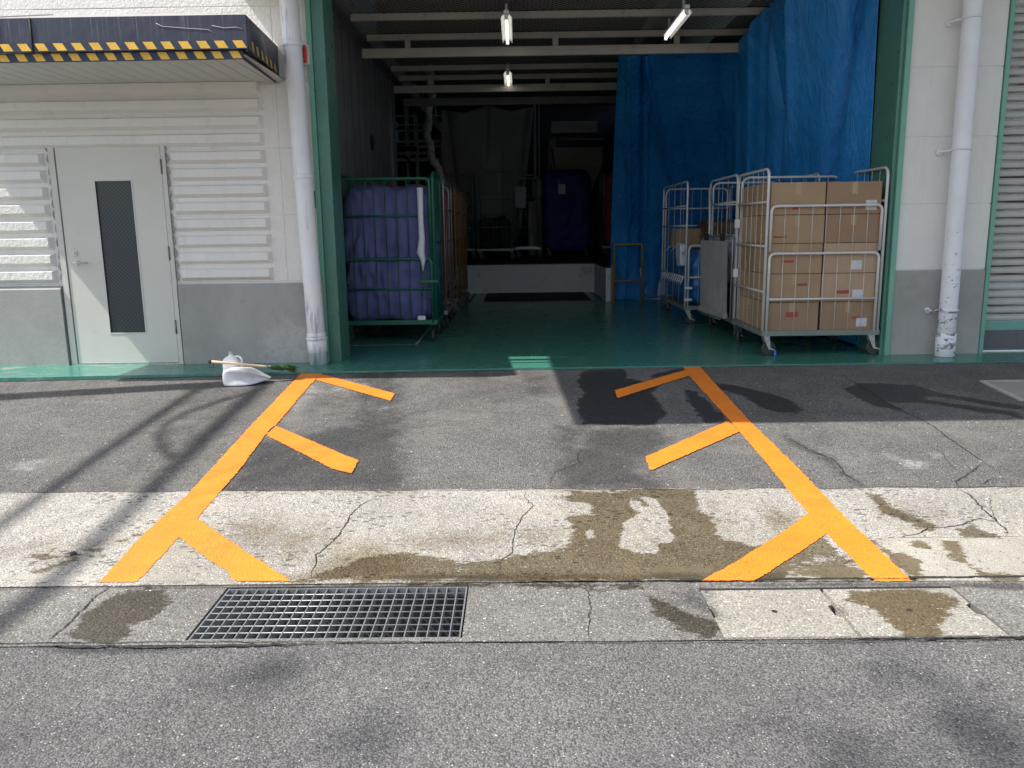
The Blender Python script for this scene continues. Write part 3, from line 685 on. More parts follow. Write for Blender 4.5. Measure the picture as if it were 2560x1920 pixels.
def cover(name, x0, x1, label, notchl, notchr):
    c = empty(name, (x0, ky0, ZG), label=label, cat='drain cover', group='concrete drain covers')
    w_, d_ = x1-x0, ky1-ky0-.012; z = -.004; q = .028
    pts = [(0.004, .004), (w_-.004, .004)]
    pts += [(w_-.004, d_*.40), (w_-q, d_*.44), (w_-q, d_*.62), (w_-.004, d_*.66)] if notchr else []
    pts += [(w_-.004, d_), (.004, d_)]
    pts += [(.004, d_*.66), (q, d_*.62), (q, d_*.44), (.004, d_*.40)] if notchl else []
    # top sheet as fine grid would lose the notches: an n-gon with its outline subdivided
    n = len(pts); m = MB(); m.add([(a, b_, z) for a, b_ in pts]+[(a, b_, z-.07) for a, b_ in pts], [list(range(n))]+[(i, i+n, (i+1) % n+n, (i+1) % n) for i in range(n)])
    o = m.build('slab', COVER, c)
    # wet part of the top is drawn on a finer sheet 1 mm above
    xs = np.linspace(q+.004, w_-q-.004, 60); ys = np.linspace(.008, d_-.004, 40); X, Y = np.meshgrid(xs, ys)
    o2 = MB().grid(np.stack([X, Y, np.full(X.shape, z+.001)], -1), False).build('slab_face', COVER, c); stain_attr(o2.data, X.ravel()+x0, Y.ravel()+ky0); stain_attr(o.data, np.array([v.co.x+x0 for v in o.data.vertices]), np.array([v.co.y+ky0 for v in o.data.vertices]))
    h = MB(); h.tube([(w_*.5, d_*.52, z-.002), (w_*.5, d_*.52, z+.002)], .013, 14); h.build('lifting_hole', CRACKM, c)
    return c
xm = on_g(2155, 1592)[0]
cover('drain_cover', kx0, xm-.004, 'pale dry concrete drain cover, the left one of the pair set in the gutter', True, True)
cover('drain_cover', xm+.004, kx1, 'concrete drain cover with a brown wet patch, right one of the pair in the gutter', True, True)
# concrete hatch at the far right of the apron
P = [on_ap(2448, 954), on_ap(2600, 951), on_ap(2700, 1003), on_ap(2530, 1006)]
hx0, hx1 = P[0][0], P[0][0]+1.3; hy1, hy0 = P[0][1], on_ap(2556, 1003)[1]
HATCH = simple('hatch_concrete', (.30, .30, .28), .8, var=.15, vscale=4, bmp=.003, bscale=60)
hm = empty('manhole_cover', (hx0, hy0, ap_z(hy0)), label='grey concrete hatch with a raised frame in the asphalt at the far right edge', cat='manhole cover')
m = MB()
def slab(m, x0, y0, x1, y1, t, zb=0):
    z = lambda y: SL*y+zb
    m.add([(x0,y0,z(y0)-.02),(x1,y0,z(y0)-.02),(x1,y1,z(y1)-.02),(x0,y1,z(y1)-.02),(x0,y0,z(y0)+t),(x1,y0,z(y0)+t),(x1,y1,z(y1)+t),(x0,y1,z(y1)+t)],
          [(4,5,6,7),(0,1,5,4),(1,2,6,5),(2,3,7,6),(3,0,4,7)])
DH = hy1-hy0; slab(m, .05, .04, 1.25, DH-.04, .008); m.build('lid', HATCH, hm)
m = MB(); slab(m, 0, 0, 1.3, .03, .012); slab(m, 0, DH-.03, 1.3, DH, .012); slab(m, 0, .03, .04, DH-.03, .012); slab(m, 1.26, .03, 1.3, DH-.03, .012)
m.build('frame', simple('hatch_frame', (.4, .4, .38), .6), hm)

# ------------------------------------------------------------------ floor of the building
YW = 7.85; PXL, PXR = -1.83, 3.50
m = MB(); xs = np.concatenate([[-40], np.linspace(-6, 6, 60), [40]])
vs = [(x, float(YE(x)), 0) for x in xs]+[(x, 30, 0) for x in xs]+[(x, float(YE(x)), -.1) for x in xs]; n = len(xs)
m.add(vs, [(i, i+1, n+i+1, n+i) for i in range(n-1)]+[(2*n+i, 2*n+i+1, i+1, i) for i in range(n-1)])
o = m.build('floor', FLOORM); o['kind'] = 'structure'
m = MB()
LINEM = simple('worn_white_line', (.4, .46, .44), .5, var=.3, vscale=12)
for a, b_, c_, d_ in ((-1.9, 8.90, -1.12, 8.93), (-1.15, 8.93, -1.12, 12.4)): m.add([(a,b_,.004),(c_,b_,.004),(c_,d_,.004),(a,d_,.004)], [(0,1,2,3)])
o = m.build('floor_line', LINEM); o['kind'] = 'structure'

# ------------------------------------------------------------------ the warehouse
BLD = empty('warehouse', (0, YW, 0), label='white panelled warehouse with a grey plinth, a side door and a wide open loading bay', cat='warehouse')
def part(mb, name, mat, parent=BLD):
    """mesh given in world coordinates becomes a child whose parent chain sits on the warehouse root"""
    o = mb.build(name, mat, parent); 
    if parent is BLD: o.location = (-BLD.location[0], -BLD.location[1], -BLD.location[2])
    return o
DX0, DX1, DZ = -4.355, -3.265, 2.10            # outer edges of the door frame
JZ = [0.78, 1.40, 2.015, 2.63]                 # panel joints
m = MB()
def wallp(x0, x1, z0, z1, y=YW, d=.16): m.box(x0, y, z0, x1, y+d, z1)
def panels(x0, x1, zs, joints_x=()):
    xs_ = [x0]+list(joints_x)+[x1]
    for i in range(len(xs_)-1):
        for k in range(len(zs)-1):
            a = .0025
            m.bbox(xs_[i]+(a if i else 0), YW, zs[k]+a, xs_[i+1]-(a if i < len(xs_)-2 else 0), YW+.12, zs[k+1]-a, .004)
panels(-12, DX0, JZ); panels(DX1, -1.86, [JZ[0], JZ[1], JZ[2]], (-2.2,))
panels(DX0, DX1, [DZ, JZ[3]]); 
panels(DX1, -1.86, [JZ[2], JZ[3]], (-2.2,)); panels(-12, -1.86, [2.63, 3.25, 3.86, 6.0], (-8, -5.2, -2.2))
m.box(-12, YW+.006, .0, DX0, YW+.16, 6); m.box(DX1, YW+.006, 0, -1.87, YW+.16, 6); m.box(DX0, YW+.06, DZ+.003, DX1, YW+.155, 6)
part(m, 'wall', WALLM)
# horizontal ribs
m = MB()
def rib(x0, x1, z0, z1, cap0, cap1):
    y0 = YW+.001; y1 = YW-.052; b1 = .018
    e0 = .03 if cap0 else 0; e1 = .03 if cap1 else 0
    m.add([(x0,y0,z0),(x1,y0,z0),(x1,y0,z1),(x0,y0,z1),(x0+e0,y1,z0+b1+.016),(x1-e1,y1,z0+b1+.016),(x1-e1,y1,z1-b1),(x0+e0,y1,z1-b1)],
          [(4,5,6,7),(0,1,5,4),(1,2,6,5),(2,3,7,6),(3,0,4,7)])
for k in range(3):
    h_ = (JZ[k+1]-JZ[k])/4
    for i in range(4):
        z0 = JZ[k]+h_*i+.016; z1 = z0+h_-.032
        if z1 > DZ-.02: rib(-12, -2.335, z0, z1, False, True)
        else: rib(-12, DX0-.05, z0, z1, False, True); rib(DX1+.04, -2.335, z0, z1, True, True)
for k in range(20):
    z0 = 2.70+.152*k
    if k > 3 and z0 > 4: break
part(m, 'siding_rib', WALLM)
# plinth
m = MB()
for x0, x1 in ((-12, DX0-.02), (DX1+.02, -1.86)):
    m.add([(x0,YW-.05,-.05),(x1,YW-.05,-.05),(x1,YW-.05,.735),(x0,YW-.05,.735),(x0,YW-.02,.765),(x1,YW-.02,.765),(x1,YW+.05,.765),(x0,YW+.05,.765),(x1,YW+.05,-.05),(x0,YW+.05,-.05)],
          [(0,1,2,3),(3,2,5,4),(4,5,6,7),(1,8,6,5,2),(9,0,3,4,7)])
part(m, 'plinth', PLINTH)
# right pier
m = MB(); PRX0, PRX1 = 3.575, 4.44
for z0, z1 in ((.806, 1.417), (1.417, 2.024), (2.024, 2.637), (2.637, 3.25), (3.25, 6)):
    m.bbox(PRX0, YW, z0+.004, PRX1, YW+.3, z1-.004, .004)
m.box(PRX0+.01, YW+.006, 0, PRX1-.01, YW+.28, 6)
m.box(7.2, YW, 0, 12, YW+.3, 6); m.box(4.44, YW+.02, 3.6, 7.2, YW+.3, 6)
part(m, 'wall', WALLR)
m = MB(); m.bbox(PRX0-.003, YW-.012, -.03, PRX1+.003, YW+.29, .805, .006); part(m, 'plinth', PLINTH)
# header over the bay and upper storey
m = MB(); m.box(-1.86, YW+.0, 3.75, PRX0, YW+.25, 6.0); part(m, 'header_wall', WALLR)
# bay posts
for s, x, lab in ((-1, PXL, None), (1, PXR, None)):
    m = MB()
    if s < 0: m.bbox(-1.84, YW+.004, -.01, -1.73, YW+.42, 3.9, .004)
    else: m.bbox(3.495, YW+.004, -.01, 3.53, YW+.52, 3.9, .004)
    p = part(m, 'bay_post', GREENP)
    m = MB()
    if s < 0: m.bbox(-1.885, YW-.03, -.01, -1.842, YW+.02, 3.9, .003)
    else: m.bbox(3.532, YW-.03, -.01, 3.58, YW+.02, 3.9, .003)
    q = m.build('front_flange', GREENL, p)
# door
m = MB(); fy = YW-.03
m.box(DX0, fy, -.0, DX0+.055, YW+.1, DZ-.0); m.box(DX1-.04, fy, 0, DX1, YW+.1, DZ); m.box(DX0+.055, fy, DZ-.05, DX1-.04, YW+.1, DZ)
m.box(DX0-.012, fy-.012, DZ+.001, DX1+.012, YW+.02, DZ+.035)
part(m, 'door_frame', FRAMEM)
lx0, lx1, lz0, lz1 = DX0+.066, DX1-.047, .012, DZ-.058; LYF = YW-.022
gx_0, gx_1, gz0, gz1 = -3.945, -3.607, .31, 1.735
m = MB()
m.box(lx0, LYF, lz0, gx_0, LYF+.04, lz1); m.box(gx_1, LYF, lz0, lx1, LYF+.04, lz1); m.box(gx_0, LYF, lz0, gx_1, LYF+.04, gz0); m.box(gx_0, LYF, gz1, gx_1, LYF+.04, lz1)
door = part(m, 'door', DOORM)
def dpart(mb, name, mat): return mb.build(name, mat, door)
m = MB(); m.box(gx_0-.004, LYF+.012, gz0-.004, gx_1+.004, LYF+.02, gz1+.004); dpart(m, 'glass', GLASSM)
m = MB()
for a in ((gx_0-.012, gz0-.012, gx_1+.012, gz0), (gx_0-.012, gz1, gx_1+.012, gz1+.012), (gx_0-.012, gz0, gx_0, gz1), (gx_1, gz0, gx_1+.012, gz1)): m.box(a[0], LYF-.004, a[1], a[2], LYF+.012, a[3])
dpart(m, 'glass_trim', FRAMEM)
hz = 0.985; hx = lx0+.085
m = MB(); m.disc((hx, LYF-.006, hz), (0, 1, 0), .026, .012, 20); m.tube(bend([(hx, LYF-.01, hz), (hx, LYF-.055, hz), (hx+.135, LYF-.055, hz-.002)], .012), .0085, 10); dpart(m, 'handle', STEEL)
m = MB(); m.disc((hx-.005, LYF-.006, hz+.09), (0, 1, 0), .027, .014, 20); m.disc((hx-.005, LYF-.018, hz+.09), (0, 1, 0), .012, .012, 12); dpart(m, 'lock', STEEL)
for z in (.36, 1.06, 1.86):
    m = MB(); m.tube([(lx1+.006, LYF-.008, z-.065), (lx1+.006, LYF-.008, z+.065)], .009, 8); dpart(m, 'hinge', DARKST)
m = MB(); m.box(lx0-.012, YW+.03, 0, lx1+.012, YW+.05, lz1+.02); part(m, 'door_recess', BLACKM)
m = MB(); m.box(DX0+.056, LYF-.01, 0.001, DX1-.041, YW+.03, .009); part(m, 'threshold', STEEL)
for xx, sg in ((DX0-.004, -1), (DX1+.004, 1)):
    m = MB(); z = .8
    while z < 2.08:
        m.tube([(xx+sg*random.uniform(.0, .012), YW-.012, z), (xx+sg*random.uniform(.004, .02), YW-.014, z+.04), (xx+sg*random.uniform(.0, .01), YW-.012, z+.09)], [.005, random.uniform(.007, .014), .005], 6)
        z += random.uniform(.09, .13)
    part(m, 'sealant', simple('dirty_sealant', (.42, .40, .36), .8, var=.35, vscale=18))
# canopy over the door
CXL, CXR, CYF = -5.45, -2.06, 6.65
zt0, zb0, zs = 2.885, 2.64, 2.60
m = MB(); m.box(CXL, CYF, zb0, CXR, CYF+.012, zt0)
canopy = part(m, 'canopy_fascia', NAVYM)
def cp(mb, name, mat): return mb.build(name, mat, canopy)
m = MB()
for P2 in ([(390, 58), (405, 66), (455, 70), (520, 74), (537, 84)], [(530, 64), (560, 70), (590, 68), (606, 72)]):
    m.tube([tuple(on_y(px, py, CYF-.002)) for px, py in P2], .0022, 4)
cp(m, 'scratch', simple('pale_scratch', (.5, .5, .52), .5))
m = MB()   # right end sheet, dented
n_, k_ = 24, 8; G = np.zeros((k_, n_, 3))
for i in range(k_):
    for j in range(n_):
        u, v = j/(n_-1), i/(k_-1); y = CYF+u*1.2; top = zt0+.02*u; bot = zb0+.01*u
        G[i, j] = (CXR-.10*u-.030*math.exp(-((u-.22)**2/.02+(v-.25)**2/.08))+.012*math.exp(-((u-.45)**2/.01+(v-.3)**2/.1)), y, bot+(top-bot)*v)
m.grid(G); cp(m, 'end_sheet', NAVYM)
m = MB()   # left end
m.box(CXL, CYF, zb0, CXL+.01, YW, zt0); cp(m, 'end_sheet', NAVYM)
m = MB()   # roof
A, B_, C_, D_, E_ = (CXL, CYF, zt0), (CXR, CYF, zt0), (CXR-.10, YW, zt0+.02), (-3.15, YW, 3.20), (CXL, YW, 3.20)
m.add([A, B_, C_, D_, E_], [(0, 1, 3, 4), (1, 2, 3)]); cp(m, 'canopy_roof', TOPM)
m = MB()
for x in (-4.2, -4.95): m.tube([(x, CYF, zt0+.006), (x+.02, YW, 3.206)], .006, 5)
cp(m, 'roof_seam', FRAMEM)
m = MB()
for x in (-3.72, -3.99, -5.0): m.tube([(x, CYF-.004, zb0-.02), (x, CYF-.004, zt0)], .007, 6)
cp(m, 'fascia_joint', BLACKM)
m = MB()   # soffit boards
bx = CXL+.03
while bx < CXR-.14:
    m.bbox(bx, CYF+.06, zs, bx+.132, YW, zs+.02, .005); bx += .138
cp(m, 'soffit', SOFFM)
m = MB(); m.box(CXL, CYF+.035, zs-.03, CXR-.05, CYF+.05, zb0-.006); m.add([(CXR-.06, CYF+.05, zs-.03), (CXR-.13, YW, zs-.02), (CXR-.13, YW, zb0+.005), (CXR-.06, CYF+.05, zb0-.006)], [(0, 1, 2, 3)])
cp(m, 'lower_lip', NAVYT)
m = MB(); m.box(CXL, CYF-.003, zb0-.004, CXR+.001, CYF-.001, zb0+.062); m.box(CXR-.02, CYF+.01, zb0-.02, CXR+.0, CYF+.02, zb0+.02)
cp(m, 'tape_backing', NAVYT)
def slant(m, x, y, z0, z1, wd, lean):
    m.add([(x+lean, y, z0), (x+lean+wd, y, z0), (x+wd, y, z1), (x, y, z1)], [(0, 1, 2, 3)])
m = MB(); x = CXR-.115
while x > CXL+.05:
    if not (-3.76 < x+.04 < -3.68): slant(m, x+random.uniform(-.004, .004), CYF-.005, zb0+.004, zb0+.058, .075, .034)
    x -= .139
x = CXR-.16
while x > CXL+.05:
    slant(m, x+random.uniform(-.004, .004), CYF+.033, zs-.024, zb0-.010, .07, .03); x -= .139
for i in range(6):
    u0 = .12+i*.14; xx = lambda u: CXR-.10*u+.004
    y0 = CYF+u0*1.2; m.add([(xx(u0)+.002, y0, zb0+.01), (xx(u0+.05)+.002, y0+.06, zb0+.01), (xx(u0+.02)+.002, y0+.03, zb0+.075), (xx(u0-.03)+.002, y0-.03, zb0+.075)], [(0, 1, 2, 3)])
cp(m, 'hazard_tape', YEL)
# wall strip under soffit
m = MB(); m.box(-12, YW-.03, 2.575, CXR-.11, YW, 2.6); part(m, 'soffit_trim', SOFFM)

# downpipes
def downpipe(top, bot, r, ydist, mat, coll, brk):
    """top and bot are (x,z) at the wall; the pipe stands ydist in front of it"""
    y = YW-ydist
    def xat(z): return bot[0]+(top[0]-bot[0])*(z-bot[1])/(top[1]-bot[1])
    m = MB(); m.tube([(xat(z), y, z) for z in np.linspace(bot[1], 6.0, 14)], r, 28); p = part(m, 'downpipe', mat)
    for z0, z1, dr in coll:
        m = MB(); m.tube([(xat(z0), y, z0), (xat(z0+.004), y, z0+.004), (xat(z1-.004), y, z1-.004), (xat(z1), y, z1)], [r+dr*.4, r+dr, r+dr, r+dr*.4], 28); m.build('collar', mat, p)
    for z, sd in brk:
        m = MB(); m.tube([(xat(z)+(r+.004)*math.cos(a), y+(r+.004)*math.sin(a), z) for a in np.linspace(0, 2*math.pi, 24, endpoint=False)], .009, 6, closed=True)
        m.tube([(xat(z)+sd*(r+.002), y+.01, z-.005), (xat(z)+sd*(r+.05), y+.02, z-.012), (xat(z)+sd*(r+.06), YW+.0, z-.015)], .011, 8)
        m.disc((xat(z)+sd*(r+.06), YW-.02, z-.015), (0, 1, 0), .028, .02, 16); m.build('bracket', mat, p)
    return p
tL, bL = on_y(722, 0, YW-.16), on_y(796, 890, YW-.16)
downpipe((tL[0], tL[2]), (bL[0], -.0), .082, .16, WHITEP, [(.115, .235, .010), (.235, .262, .016), (.262, .30, .008), (1.72, 1.76, .008), (2.86, 2.90, .006)], [])
tR, bR = on_y(2430, 50, YW-.14), on_y(2362, 880, YW-.14)
slope = (tR[0]-bR[0])/(tR[2]-bR[2])
downpipe((tR[0], tR[2]), (bR[0]-slope*bR[2], 0.0), .079, .14, CHIPM, [(.0, .22, .010), (.42, .45, .008)], [(.44, -1), (1.90, -1), (3.02, -1)])
# broken stucco edge and small fixtures next to the left post
m = MB()
for z, hgt in ((1.93, .22), (1.74, .2), (1.15, .35), (.9, .16), (2.3, .07)):
    m.poly_prism([(-1.868+random.uniform(-.012, .004), z+hgt*k/6) for k in range(7)]+[(-1.845, z+hgt), (-1.845, z)], YW-.012, YW+.002)
part(m, 'broken_edge', simple('broken_plaster', (.33, .31, .28), .9, var=.4, vscale=30, bmp=.01, bscale=40))
m = MB(); m.bbox(-1.985, YW-.035, 2.735, -1.862, YW+.002, 2.91, .008); fl_ = part(m, 'lamp_box', FRAMEM)
m = MB(); m.bbox(-1.99, YW-.075, 2.75, -1.885, YW-.036, 2.90, .012); m.build('red_lens', REDL, fl_)
m = MB(); m.bbox(-1.905, YW-.02, 1.46, -1.868, YW+.002, 1.62, .004); part(m, 'switch_plate', DARKST)

# shutter at the far right
m = MB(); SX0 = 4.49; z = .30
prof = []
while z < 4.0:
    for f, d in ((0, .0), (.10, -.012), (.35, -.016), (.62, -.010), (.74, .006), (.86, .012), (.95, .004)): prof.append((z+f*.076, d))
    z += .076
m.grid(np.array([[(x, YW+.13+d, zz) for x in (SX0, 7.2)] for zz, d in prof]), False); sh = part(m, 'roller_shutter', SHUTM)
m = MB(); m.bbox(SX0, YW+.11, .21, 7.2, YW+.15, .298, .004); m.build('bottom_rail', GREENL, sh)
m = MB(); m.bbox(SX0, YW+.115, .012, 7.2, YW+.147, .205, .004); m.build('kick_strip', simple('grey_rubber_strip', (.12, .12, .12), .6), sh)
m = MB(); m.bbox(4.445, YW-.02, -.01, 4.485, YW+.2, 4.0, .004); part(m, 'shutter_guide', GREENL)

# inside: walls, ceiling, beams
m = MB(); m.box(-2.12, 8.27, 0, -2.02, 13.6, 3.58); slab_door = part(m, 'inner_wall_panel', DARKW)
m = MB()
for y in np.arange(8.7, 13.5, .45): m.box(-2.0205, y, 0, -2.017, y+.006, 3.58)
m.build('panel_joint', BLACKM, slab_door)
m = MB(); m.lathe([(0, .0), (.10, .0), (.11, .012), (.10, .024), (.06, .02), (0, .018)], n=24); o = m.build('pull_disc', BLACKM, slab_door); o.location = (-2.02, 11.8, 2.45); o.rotation_euler = (0, R_(90), 0)
m = MB(); m.box(-2.12, 8.27, 3.62, -1.88, 26, 3.85); t_ = part(m, 'side_beam', BEAMD)
m = MB(); m.box(-2.06, 8.27, 3.582, -2.0, 13.6, 3.618); m.build('door_track', BEAMD, t_)
m = MB(); m.box(-2.2, 13.62, 0, -1.98, 14.0, 3.61); part(m, 'inner_column', DARKW)
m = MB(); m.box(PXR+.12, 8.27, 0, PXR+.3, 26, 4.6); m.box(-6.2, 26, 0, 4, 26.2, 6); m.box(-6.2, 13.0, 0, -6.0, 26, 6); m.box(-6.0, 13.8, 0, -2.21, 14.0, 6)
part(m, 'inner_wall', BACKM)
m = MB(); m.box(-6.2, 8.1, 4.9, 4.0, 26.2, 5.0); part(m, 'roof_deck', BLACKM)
m = MB(); m.add([(-1.86, 8.1, 3.66), (PXR+.12, 8.1, 3.66), (PXR+.12, 16.5, 3.66), (-1.86, 16.5, 3.66)], [(0, 1, 2, 3)]); part(m, 'ceiling_mesh', MESHM)
for y in (8.8, 9.8, 10.8, 11.8, 12.8, 13.6):
    m = MB(); m.bbox(-1.85, y-.02, 3.57, PXR+.1, y+.03, 3.645, .004); part(m, 'ceiling_joist', BEAMM)
for y in (10.72, 13.4):
    m = MB(); m.bbox(-1.9, y-.03, 3.35, PXR+.1, y+.03, 3.46, .004); t = part(m, 'truss_beam', BEAMM)
    for x in (-1.33, .5, 2.0):
        m = MB(); m.box(x-.035, y-.02, 3.461, x+.035, y+.02, 3.569); m.build('strut', BEAMM, t)
m = MB(); m.bbox(-1.9, 14.4, 3.3, 2.6, 14.46, 3.42, .004); part(m, 'truss_beam', BEAMD)
m = MB(); m.bbox(1.72, 8.1, 3.70, 1.92, 13.2, 3.9, .01); part(m, 'roof_purlin', BEAMD)
m = MB(); m.bbox(-.14, 8.1, 3.645, -.06, 16.5, 3.70, .004); part(m, 'lamp_rail', BEAMD)
# unseen canopy, and pieces added to shape the shade on floor and apron
m = MB(); m.box(-2.86, 4.93, 4.5, 12, YW, 4.62); part(m, 'bay_canopy', SOFFM)
m = MB(); m.box(-2.47, 7.43, 3.36, -1.9, YW, 3.6); part(m, 'shade_box', SOFFM)  # unseen box, added to cut off the sun patch on the floor
for yy, rr in ((7.22, .045), (7.05, .02)):
    m = MB(); m.tube([(-2.6, yy, 3.4), (-1.9, yy, 3.4)], rr, 8); part(m, 'shade_bar', FRAMEM)  # unseen bars, added to stripe the sun patch on the floor
m = MB()
pa, pb = on_ap(0, 993), on_ap(560, 961); hh = 4.9
def up(p, h_): return (p[0]-LX*h_, p[1]-LY*h_, p[2]+h_)
a_, b2_ = np.array(up(pa, hh)), np.array(up(pb, hh)); a_ = a_-(b2_-a_)*1.5
m.add([a_+(0, -.11, 0), b2_+(0, -.11, 0), b2_+(0, .11, 0), a_+(0, .11, 0), a_+(0, -.11, .1), b2_+(0, -.11, .1), b2_+(0, .11, .1), a_+(0, .11, .1)], [(3,2,1,0),(4,5,6,7),(0,1,5,4),(1,2,6,5),(2,3,7,6),(3,0,4,7)])
part(m, 'shade_beam', FRAMEM)  # unseen beam, added to cast the shadow strip on the left asphalt

# loading platform
pl = empty('loading_platform', (0, 16.1, 0), label='raised loading platform with a pale front panel at the back of the bay', cat='platform')
def pp(mb, name, mat): o = mb.build(name, mat, pl); o.location = (0, -16.1, 0); return o
m = MB(); m.box(-6, 16.1, 0, 1.5, 26, .555); m.box(1.5, 14.32, 0, 3.6, 26, .555); pp(m, 'front_panel', PANELW)
m = MB(); m.box(-6, 16.06, .556, 1.5, 26, .575); m.box(1.501, 14.3, .556, 3.6, 26, .575); pp(m, 'top_plate', MATB)
m = MB(); m.box(1.5, 14.0, 0, 1.58, 14.31, .56); pp(m, 'end_post', PANELW)
m = MB(); m.box(1.585, 13.97, .0, 1.61, 13.99, .6); pp(m, 'edge_strip', YRAIL)
mt = MB(); mt.bbox(-.6, 14.2, .002, 1.28, 16.0, .014, .004)
tag(mt.build('floor_mat', MATB), 'dark blue mat lying on the green floor in front of the platform', 'floor mat')
b = MB(); 
for a in ((-.86, 14.05, 1.45, 14.09), (-.86, 14.09, -.82, 16.05), (1.41, 14.09, 1.45, 16.05)): b.box(a[0], a[1], .001, a[2], a[3], .006)
o = b.build('floor_rail_strip', BEAMD); o['kind'] = 'structure'
# yellow rail
r1, r2 = on_z(1536, 751, 0), on_z(1604, 750, 0); yr = 13.95
xr0, xr1 = on_y(1534, 751, yr)[0], on_y(1604, 750, yr)[0]; ztop = on_y(1570, 611, yr)[2]; zmid = on_y(1570, 702, yr)[2]
rl = empty('guard_rail', (xr0, yr, 0), label='small worn yellow tube rail standing before the blue tarpaulin at the platform corner', cat='guard rail')
wr = xr1-xr0
m = MB(); m.tube(bend([(0, 0, 0), (0, 0, ztop), (wr, 0, ztop), (wr, 0, 0)], .05), .019, 10); m.build('hoop', YRAIL, rl)
m = MB(); m.tube([(0, 0, zmid), (wr, 0, zmid)], .015, 8); m.build('crossbar', YRAIL, rl)
for x in (0, wr):
    m = MB(); m.disc((x, 0, .004), (0, 0, 1), .04, .008, 14); m.build('foot_plate', YRAIL, rl)

# ------------------------------------------------------------------ lamps
def lamp(loc, label):
    L = empty('fluorescent_lamp', loc, label=label, cat='ceiling lamp', group='fluorescent tube lamps under the ceiling')
    m = MB(); m.bbox(-.028, 0, .052, .028, 1.3, .09, .005); m.build('housing', PLASTW, L)
    m = MB(); m.grid(np.array([[(-.06, y, .015), (-.04, y, .045), (-.025, y, .05), (.025, y, .05), (.04, y, .045), (.06, y, .015)] for y in (.02, 1.28)])); m.build('reflector', LAMPG, L)
    m = MB(); m.tube([(0, .05, .025), (0, 1.25, .025)], .013, 10); m.build('tube', TUBE, L)
    for y in (.04, 1.26):
        m = MB(); m.box(-.02, y-.012, .0, .02, y+.012, .05); m.build('socket', PLASTG, L)
    m = MB(); m.box(-.012, .2, .10, .012, .225, .2); m.box(-.012, 1.05, .1, .012, 1.075, .2); m.build('hanger', PLASTG, L)
    return L
lamp((-.09, 9.25, 3.44), 'lit fluorescent tube lamp, the front one of the two in the middle of the bay')
lamp((-.11, 12.35, 3.42), 'lit fluorescent tube lamp, the rear and smaller-looking one in the middle of the bay')
lamp((1.81, 9.15, 3.44), 'lit fluorescent tube lamp on the right, by the blue tarpaulin')

# ------------------------------------------------------------------ tarpaulins
def smooth_noise(U, V, seed, terms=10, fu=6, fv=3):
    r = np.random.default_rng(seed); out = np.zeros(U.shape)
    for _ in range(terms):
        a, b_ = r.normal(0, fu), r.normal(0, fv); out += np.sin(a*U+b_*V+r.uniform(0, 6.28))/(1+.15*math.hypot(a, b_))
    return out/terms
def tarp(name, tops, bots, folds, label, nu=150, nv=130, zp=2.0, amp=.05, seed=1, mat=None, cat='tarpaulin', group='blue tarpaulins'):
    tops = np.array(tops, float); bots = np.array(bots, float)
    def ev(P, u):
        d = np.r_[0, np.cumsum(np.linalg.norm(np.diff(P, axis=0), axis=1))]; d /= d[-1]
        return np.stack([np.interp(u, d, P[:, k]) for k in range(3)], -1)
    u = np.linspace(0, 1, nu); v = np.linspace(0, 1, nv); T = ev(tops, u); B = ev(bots, u)
    U, V = np.meshgrid(u, v)
    Z = T[None, :, 2]*(1-V)+B[None, :, 2]*V
    s = V**(1/zp) if zp != 1 else V
    s = 1-(1-V)**zp
    P = T[None]*(1-s[..., None])+B[None]*s[..., None]; P[..., 2] = Z
    du = np.gradient(P, axis=1); dv = np.gradient(P, axis=0); N = np.cross(du, dv); N /= np.linalg.norm(N, axis=-1)[..., None]+1e-9
    H = amp*1.1*smooth_noise(U, V, seed, 14, 14, 3)+amp*.5*smooth_noise(U, V, seed+1, 20, 60, 5)
    for (u0, u1, v0, v1, a, wd) in folds:
        t = np.clip((V-v0)/(v1-v0+1e-6), 0, 1); uc = u0+(u1-u0)*t; a = a*1.5; fade = np.clip((V-v0)/.06+.5, 0, 1)*np.clip((v1-V)/.06+.5, 0, 1)
        x = (U-uc)/(wd*.7); H += a*fade*np.exp(-np.abs(x)**1.1)
    P = P+N*H[..., None]
    m = MB(); m.grid(P); o = m.build(name, mat or TARPM)
    sol = o.modifiers.new('thickness', 'SOLIDIFY'); sol.thickness = .003
    return tag(o, label, cat, group)
tarp('tarpaulin', [(1.30, 10.85, 3.40), (1.5, 10.85, 3.37), (1.95, 10.86, 3.41), (2.45, 10.86, 3.41), (2.80, 10.75, 3.42)],
     [(1.60, 14.2, .03), (1.75, 14.25, .0), (2.45, 14.3, .02), (3.1, 14.0, .02), (3.52, 13.1, .02)],
     [(.20, .22, 0, .9, .09, .02), (.22, .50, 0, .55, -.09, .03), (.09, .13, 0, .6, -.07, .03), (.27, .25, .1, 1, .04, .015), (.0, .03, 0, 1, .03, .04), (.5, .62, .2, 1, .04, .04), (.12, .10, .3, 1, -.04, .03), (.8, .86, 0, 1, .05, .05), (.36, .34, .5, 1, .04, .02)],
     'dark blue tarpaulin hung across the bay at the back, behind the yellow rail', zp=2.2, amp=.05, seed=3)
